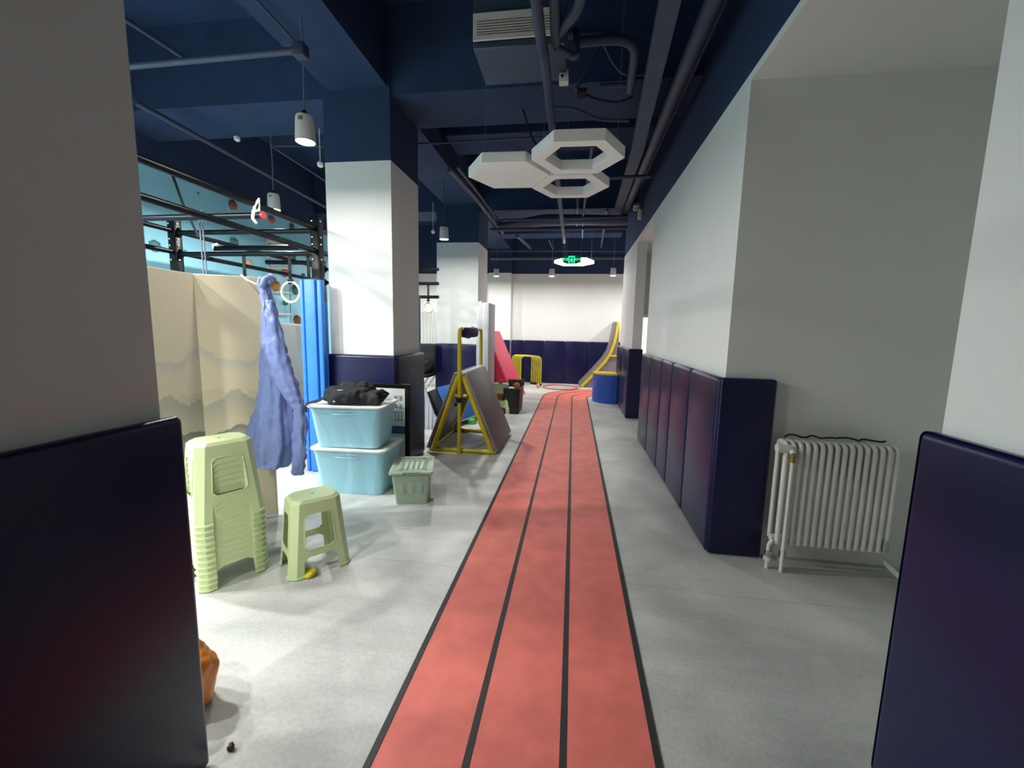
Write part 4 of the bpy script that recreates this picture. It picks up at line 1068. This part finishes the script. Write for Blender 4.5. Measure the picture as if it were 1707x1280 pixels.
# ------------------------------------------------------------------ small things near the camera
og = empty('orange_bag', (-1.475, 1.27, 0.0)); tag(og, 'orange plastic bag on the floor behind the near left pad', 'bag')
blob('bag_body', 'orange', 0.115, 0.10, 0.155, 61, 0.18, og, (0, 0, 0.115), 5, freq=12)
tag(blob('nutshell', 'brown', 0.011, 0.010, 0.012, 71, 0.3, None, (-1.15, 1.155, 0.0088), 3, freq=90), 'small brown nutshell on the floor by the near left pad', 'nutshell')
ysc = blob('yellow_scrap', 'yellow', 0.05, 0.04, 0.022, 81, 0.3, None, (-1.535, 2.17, 0.016), 3, freq=20)
tag(ysc, 'yellow plastic scrap under the single green stool', 'scrap')

# ------------------------------------------------------------------ ceiling services
ac = empty('air_conditioner', (-0.42, 2.80, 3.26)); tag(ac, 'ducted air conditioner box with a pale slatted outlet grille under the ceiling', 'air conditioner')
mkbox('casing', 'steel', -0.28, 0.30, 0.03, 0.43, 0.0, 0.30, 0.004, 1, parent=ac)
mkbox('outlet_shade', 'dark', -0.255, 0.22, 0.022, 0.03, 0.035, 0.175, parent=ac)  # dark plate standing in for the shade between the slats
for a in ((-0.275, 0.24, 0.15, 0.18), (-0.275, 0.24, 0.028, 0.056)):
    mkbox('grille_frame', 'grille', a[0], a[1], -0.006, 0.006, a[2], a[3], parent=ac)
for a in ((-0.275, -0.25), (0.215, 0.24)):
    mkbox('grille_frame', 'grille', a[0], a[1], -0.0055, 0.0055, 0.056, 0.15, parent=ac)
for k in range(6):
    z = 0.0655 + 0.0152 * k
    mkbox('slat', 'grille', -0.25, 0.215, -0.004, 0.004, z, z + 0.0060, parent=ac)
for x in (-0.26, 0.28):
    for y in (0.06, 0.40):
        mktube('hanger_rod', 'navy_pipe', [(x, y, 0.29), (x, y, CEIL - 3.26)], 0.005, 6, parent=ac)
sp = empty('emergency_lamp', (-0.16, 3.19, 3.215)); 
p = AY(940, 131, 3.16); sp.location = p
tag(sp, 'small white boxy fitting at the corner of the air conditioner', 'fitting')
mkbox('body', 'lid_white', -0.032, 0.032, -0.03, 0.03, -0.035, 0.015, 0.006, 2, parent=sp)
mkbox('bracket', 'grille', -0.03, 0.03, -0.025, 0.04, 0.016, 0.05, 0.003, 1, parent=sp)
bm = bmesh.new(); prism(bm, [(-0.024, 0.010), (0.004, 0.010), (-0.012, -0.016)], 'y', -0.033, -0.0305); new_obj('lens', bm, 'dark', sp)

def pipe(pts, r, label, m='navy_pipe', name='ceiling_pipe', sides=10, bend=0.08, cat='pipe'):
    return tag(mktube(name, m, arc_path(pts, bend) if len(pts) > 2 else pts, r, sides), label, cat)
pipe([(-0.255, 0.6, 3.17), (-0.255, 2.62, 3.17), (-0.24, 2.72, 3.13), (-0.24, 4.0, 3.16), (-0.25, 8.4, 3.20)], 0.031, 'navy pipe running along the corridor past the outlet grille')
A, Bq, C_ = FL(924, -10, 3.2), FL(926, 72, 3.2), FL(966, 14, 3.2)
pipe([A, Bq], 0.028, 'short navy pipe ending beside the outlet grille')
pipe([C_ + Vector((0.02, -.3, 0)), C_, Bq + Vector((0.0, -0.03, 0.02))], 0.030, 'slanting navy pipe meeting the short pipe beside the grille')
pipe([Bq + Vector((0, 0.03, 0)), FL(955, 95, 3.2), FL(962, 93, 3.2), FL(961, 50, 3.4)], 0.022, 'navy pipe elbow under the air conditioner')
pipe([FL(962, 70, 3.6), FL(1062, 62, 3.6), FL(1050, 150, 3.6)], 0.035, 'navy pipe bending beside the air conditioner', bend=0.2)
bm = bmesh.new()
T0, T1, T2 = FL(1118, 0, 3.5), FL(1062, 255, 3.5), FL(1024, 400, 3.5)
rings = []
for p_, w_ in ((T0 - (T1 - T0) * 0.4, .065), (T0, .065), (T1, .065), (Vector((T1.x + 0.03, 7.5, 3.5)), .065)):
    rings.append([p_ + Vector((sx * w_, 0, sz)) for sx, sz in ((-1, 0), (1, 0), (1, 0.07), (-1, 0.07))])
loft(bm, rings); bmesh.ops.recalc_face_normals(bm, faces=bm.faces)
tag(new_obj('cable_tray', bm, 'navy_tray'), 'flat grey-blue cable tray running along the corridor ceiling', 'cable tray')
pipe([(0.775, 1.0, 3.55), (0.785, 5.0, 3.55), (0.79, 8.3, 3.55)], 0.062, 'thick navy pipe beside the right wall ceiling')
pipe([(0.87, 1.2, 3.60), (0.85, 5.0, 3.55), (0.85, 6.2, 3.55)], 0.018, 'thin navy conduit along the right wall bulkhead')
pipe([(0.60, 4.2, 3.70), (0.64, 6.5, 3.70), (0.66, 8.9, 3.70)], 0.03, 'medium navy pipe between the tray and the thick pipe')
for px0, py0, px1, py1, y, r, lab in (
        (697, 240, 918, 228, 5.0, 0.012, 'thin dark conduit crossing above the hexagon light'),
        (818, 383, 1046, 379, 7.55, 0.030, 'dark pipe crossing before the far beam'),
        (818, 418, 1042, 419, 10.2, 0.014, 'thin conduit crossing near the far wall carrying the lamps'),
        (818, 430, 1042, 429, 11.2, 0.055, 'thick grey-blue pipe crossing before the far wall'),
        (835, 367, 1048, 361, 7.4, 0.020, 'thin pipe crossing above the duct'),
        (1018, 296, 1085, 294, 5.3, 0.022, 'short dark pipe crossing to the right bulkhead'),
        (935, 60, 1010, 60, 4.0, 0.03, 'navy pipe crossing behind the air conditioner'),
        (1000, 143, 1060, 140, 4.02, 0.02, 'navy conduit crossing in front of the cross beam')):
    pipe([AY(px0, py0, y), AY(px1, py1, y)], r, lab)
# flattened duct across
bm = bmesh.new(); rings = []
for px, py, w_, h_ in ((833, 380, .05, .05), (870, 373, .12, .12), (905, 367, .16, .14), (960, 366, .16, .12), (1045, 368, .16, .12)):
    c = AY(px, py, 7.75)
    rings.append([c + Vector((0, 0.15 * math.cos(a), h_ * 0.7 * math.sin(a))) for a in [2 * math.pi * k / 14 for k in range(14)]])
loft(bm, rings); bmesh.ops.recalc_face_normals(bm, faces=bm.faces)
tag(new_obj('air_duct', bm, 'navy_tray', smooth=0.9), 'grey-blue flexible air duct sagging across the far corridor ceiling', 'duct')
# bundled cables from the pillar beam
A, Bq = FL(752, 285, 3.35), FL(838, 388, 3.35)
pipe([A + (A - Bq) * 0.02, A.lerp(Bq, 0.35) + Vector((0, 0, 0.03)), Bq], 0.030, 'grey-blue pipe slanting from the beam toward the far duct', m='navy_tray')
pipe([A + Vector((0.06, 0.02, 0.06)), A.lerp(Bq, 0.3) + Vector((0.05, 0, 0.08)), Bq + Vector((0.05, 0, 0.05))], 0.022, 'cable bundle lying beside the slanting pipe')
pipe([AX(690, 272, -2.0), AX(736, 322, -2.0)], 0.008, 'thin conduit under the pillar beam beyond the first pillar')
pipe([(-0.02, 7.0, 3.62), (-0.02, 9.1, 3.62)], 0.02, 'thin grey pipe running toward the exit sign', m='navy_tray')
pipe([(0.12, 4.9, 3.5), (0.08, 7.5, 3.45), (0.10, 9.2, 3.45)], 0.018, 'thin pipe passing above the hexagon cluster', m='navy_tray')
pipe([FL(862, 393, 3.5), FL(884, 413, 3.5)], 0.035, 'short grey-blue pipe stub under the far beam', m='navy_tray')
pipe([FL(915, 400, 3.5), FL(922, 416, 3.5)], 0.015, 'thin drop rod left of the exit sign', m='navy_tray')
pipe([FL(1012, 350, 3.6), FL(1002, 412, 3.6)], 0.022, 'grey-blue pipe at the right of the exit sign', m='navy_tray')
# cables drooping
pipe([AY(970, 155, 3.95), AY(1000, 168, 3.95), AY(1035, 171, 3.95), AY(1056, 160, 3.95)], 0.010, 'black cable drooping from the small junction box', name='cable', m='strap', bend=0.2, cat='cable')
pipe([AY(868, 172, 4.5), AY(875, 192, 4.4), AY(884, 225, 4.2), AY(897, 246, 3.95)], 0.010, 'black cable drooping to the hexagon light', name='cable', m='strap', bend=0.2, cat='cable')
pipe([AY(920, 180, 4.02), AY(960, 180, 4.02), AY(995, 200, 4.02), AY(1048, 201, 4.02)], 0.013, 'dark conduit stepping along the cross beam', bend=0.1)
pipe([AY(1003, 68, 3.9), AY(1020, 105, 3.9), AY(1040, 128, 3.9), AY(1075, 125, 3.9)], 0.005, 'thin grey wire drooping beside the tray', name='cable', m='cable', bend=0.2, cat='cable')
pipe([AY(1000, 75, 3.95), AY(960, 150, 3.95)], 0.016, 'slanting navy rod beside the air conditioner')
tag(mkbox('junction_box', 'dark', AY(962, 155, 3.9).x, AY(978, 155, 3.9).x, 3.85, 3.95, AY(970, 159, 3.9).z, AY(970, 151, 3.9).z, 0.004, 1), 'small black junction box on a cable under the beam', 'junction box')
# left part of the ceiling
A, Bq = FL(222, 110, 3.45), FL(498, 84, 3.45)
pipe([A - (Bq - A) * 0.3, Bq], 0.024, 'navy conduit crossing to the lamp by the first pillar')
tag(mkbox('junction_box', 'navy_pipe', Bq.x - 0.03, Bq.x + 0.06, Bq.y - 0.04, Bq.y + 0.04, 3.40, 3.49, 0.01, 2), 'small navy junction box above the lamp by the first pillar', 'junction box')
pipe([FL(418, -10, 3.7), FL(500, 78, 3.7)], 0.010, 'thin conduit running along the beam edge', name='ceiling_pipe')
pipe([FL(225, 170, 3.5), FL(545, 346, 3.5)], 0.026, 'long navy pipe running above the pull-up rig')
A, Bq = AY(450, 243, 4.8), AY(545, 244, 4.8)
pipe([A, Bq], 0.010, 'thin conduit crossing above the rig lamp')
pipe([FL(455, 245, 3.4), FL(545, 303, 3.4)], 0.012, 'thin conduit slanting behind the first lamp')
pipe([FL(205, 30, 3.9), FL(312, 100, 3.9)], 0.02, 'navy pipe high up at the far left ceiling')
for px, py, y, lab in ((395, 229, 4.7, 'small white sprinkler head under the cross beam'), (534, 272, 4.6, 'white bracketed sensor beside the first pillar'), (722, 385, 7.4, 'white sensor on the ceiling between the pillars')):
    p = AY(px, py, y); o = empty('ceiling_sensor', p); tag(o, lab, 'sensor')
    bm = bmesh.new(); lathe(bm, [(0.012, -0.045), (0.032, -0.03), (0.035, 0.0), (0.015, 0.02), (0.008, 0.03)], 12); new_obj('head', bm, 'lid_white', o, smooth=.8)
    mktube('stem', 'grille', [(0, 0, 0.025), (0.0, 0, (3.70 - p.z) if p.z < 3.6 else 0.06)], 0.006, 6, parent=o)
# twin-head emergency light on the right bulkhead
el = empty('emergency_light', (0.93, 5.95, 3.22)); p = AX(1064, 348, 0.95); el.location = (0.95, p.y, p.z); 
tag(el, 'white twin-head emergency light on the navy bulkhead above the side opening', 'emergency light')
mkbox('body', 'grille', 0.005, 0.06, -0.05, 0.05, -0.16, -0.02, 0.008, 2, parent=el)
for z in (0.0, 0.055):
    bm = bmesh.new(); lathe(bm, [(0.03, -0.012), (0.055, -0.008), (0.055, 0.008), (0.03, 0.012)], 16)
    o = new_obj('lamp_head', bm, 'lid_white', el, smooth=.7); o.location = (-0.035, -0.02, z); o.rotation_euler = (0.75, -0.35, 0)
mktube('neck', 'grille', [(0.03, 0, -0.03), (-0.01, -0.01, 0.06)], 0.012, 8, parent=el)
mktube('cable', 'cable', [(0.02, 0, 0.06), (0.03, 0, 0.5)], 0.005, 6, parent=el)
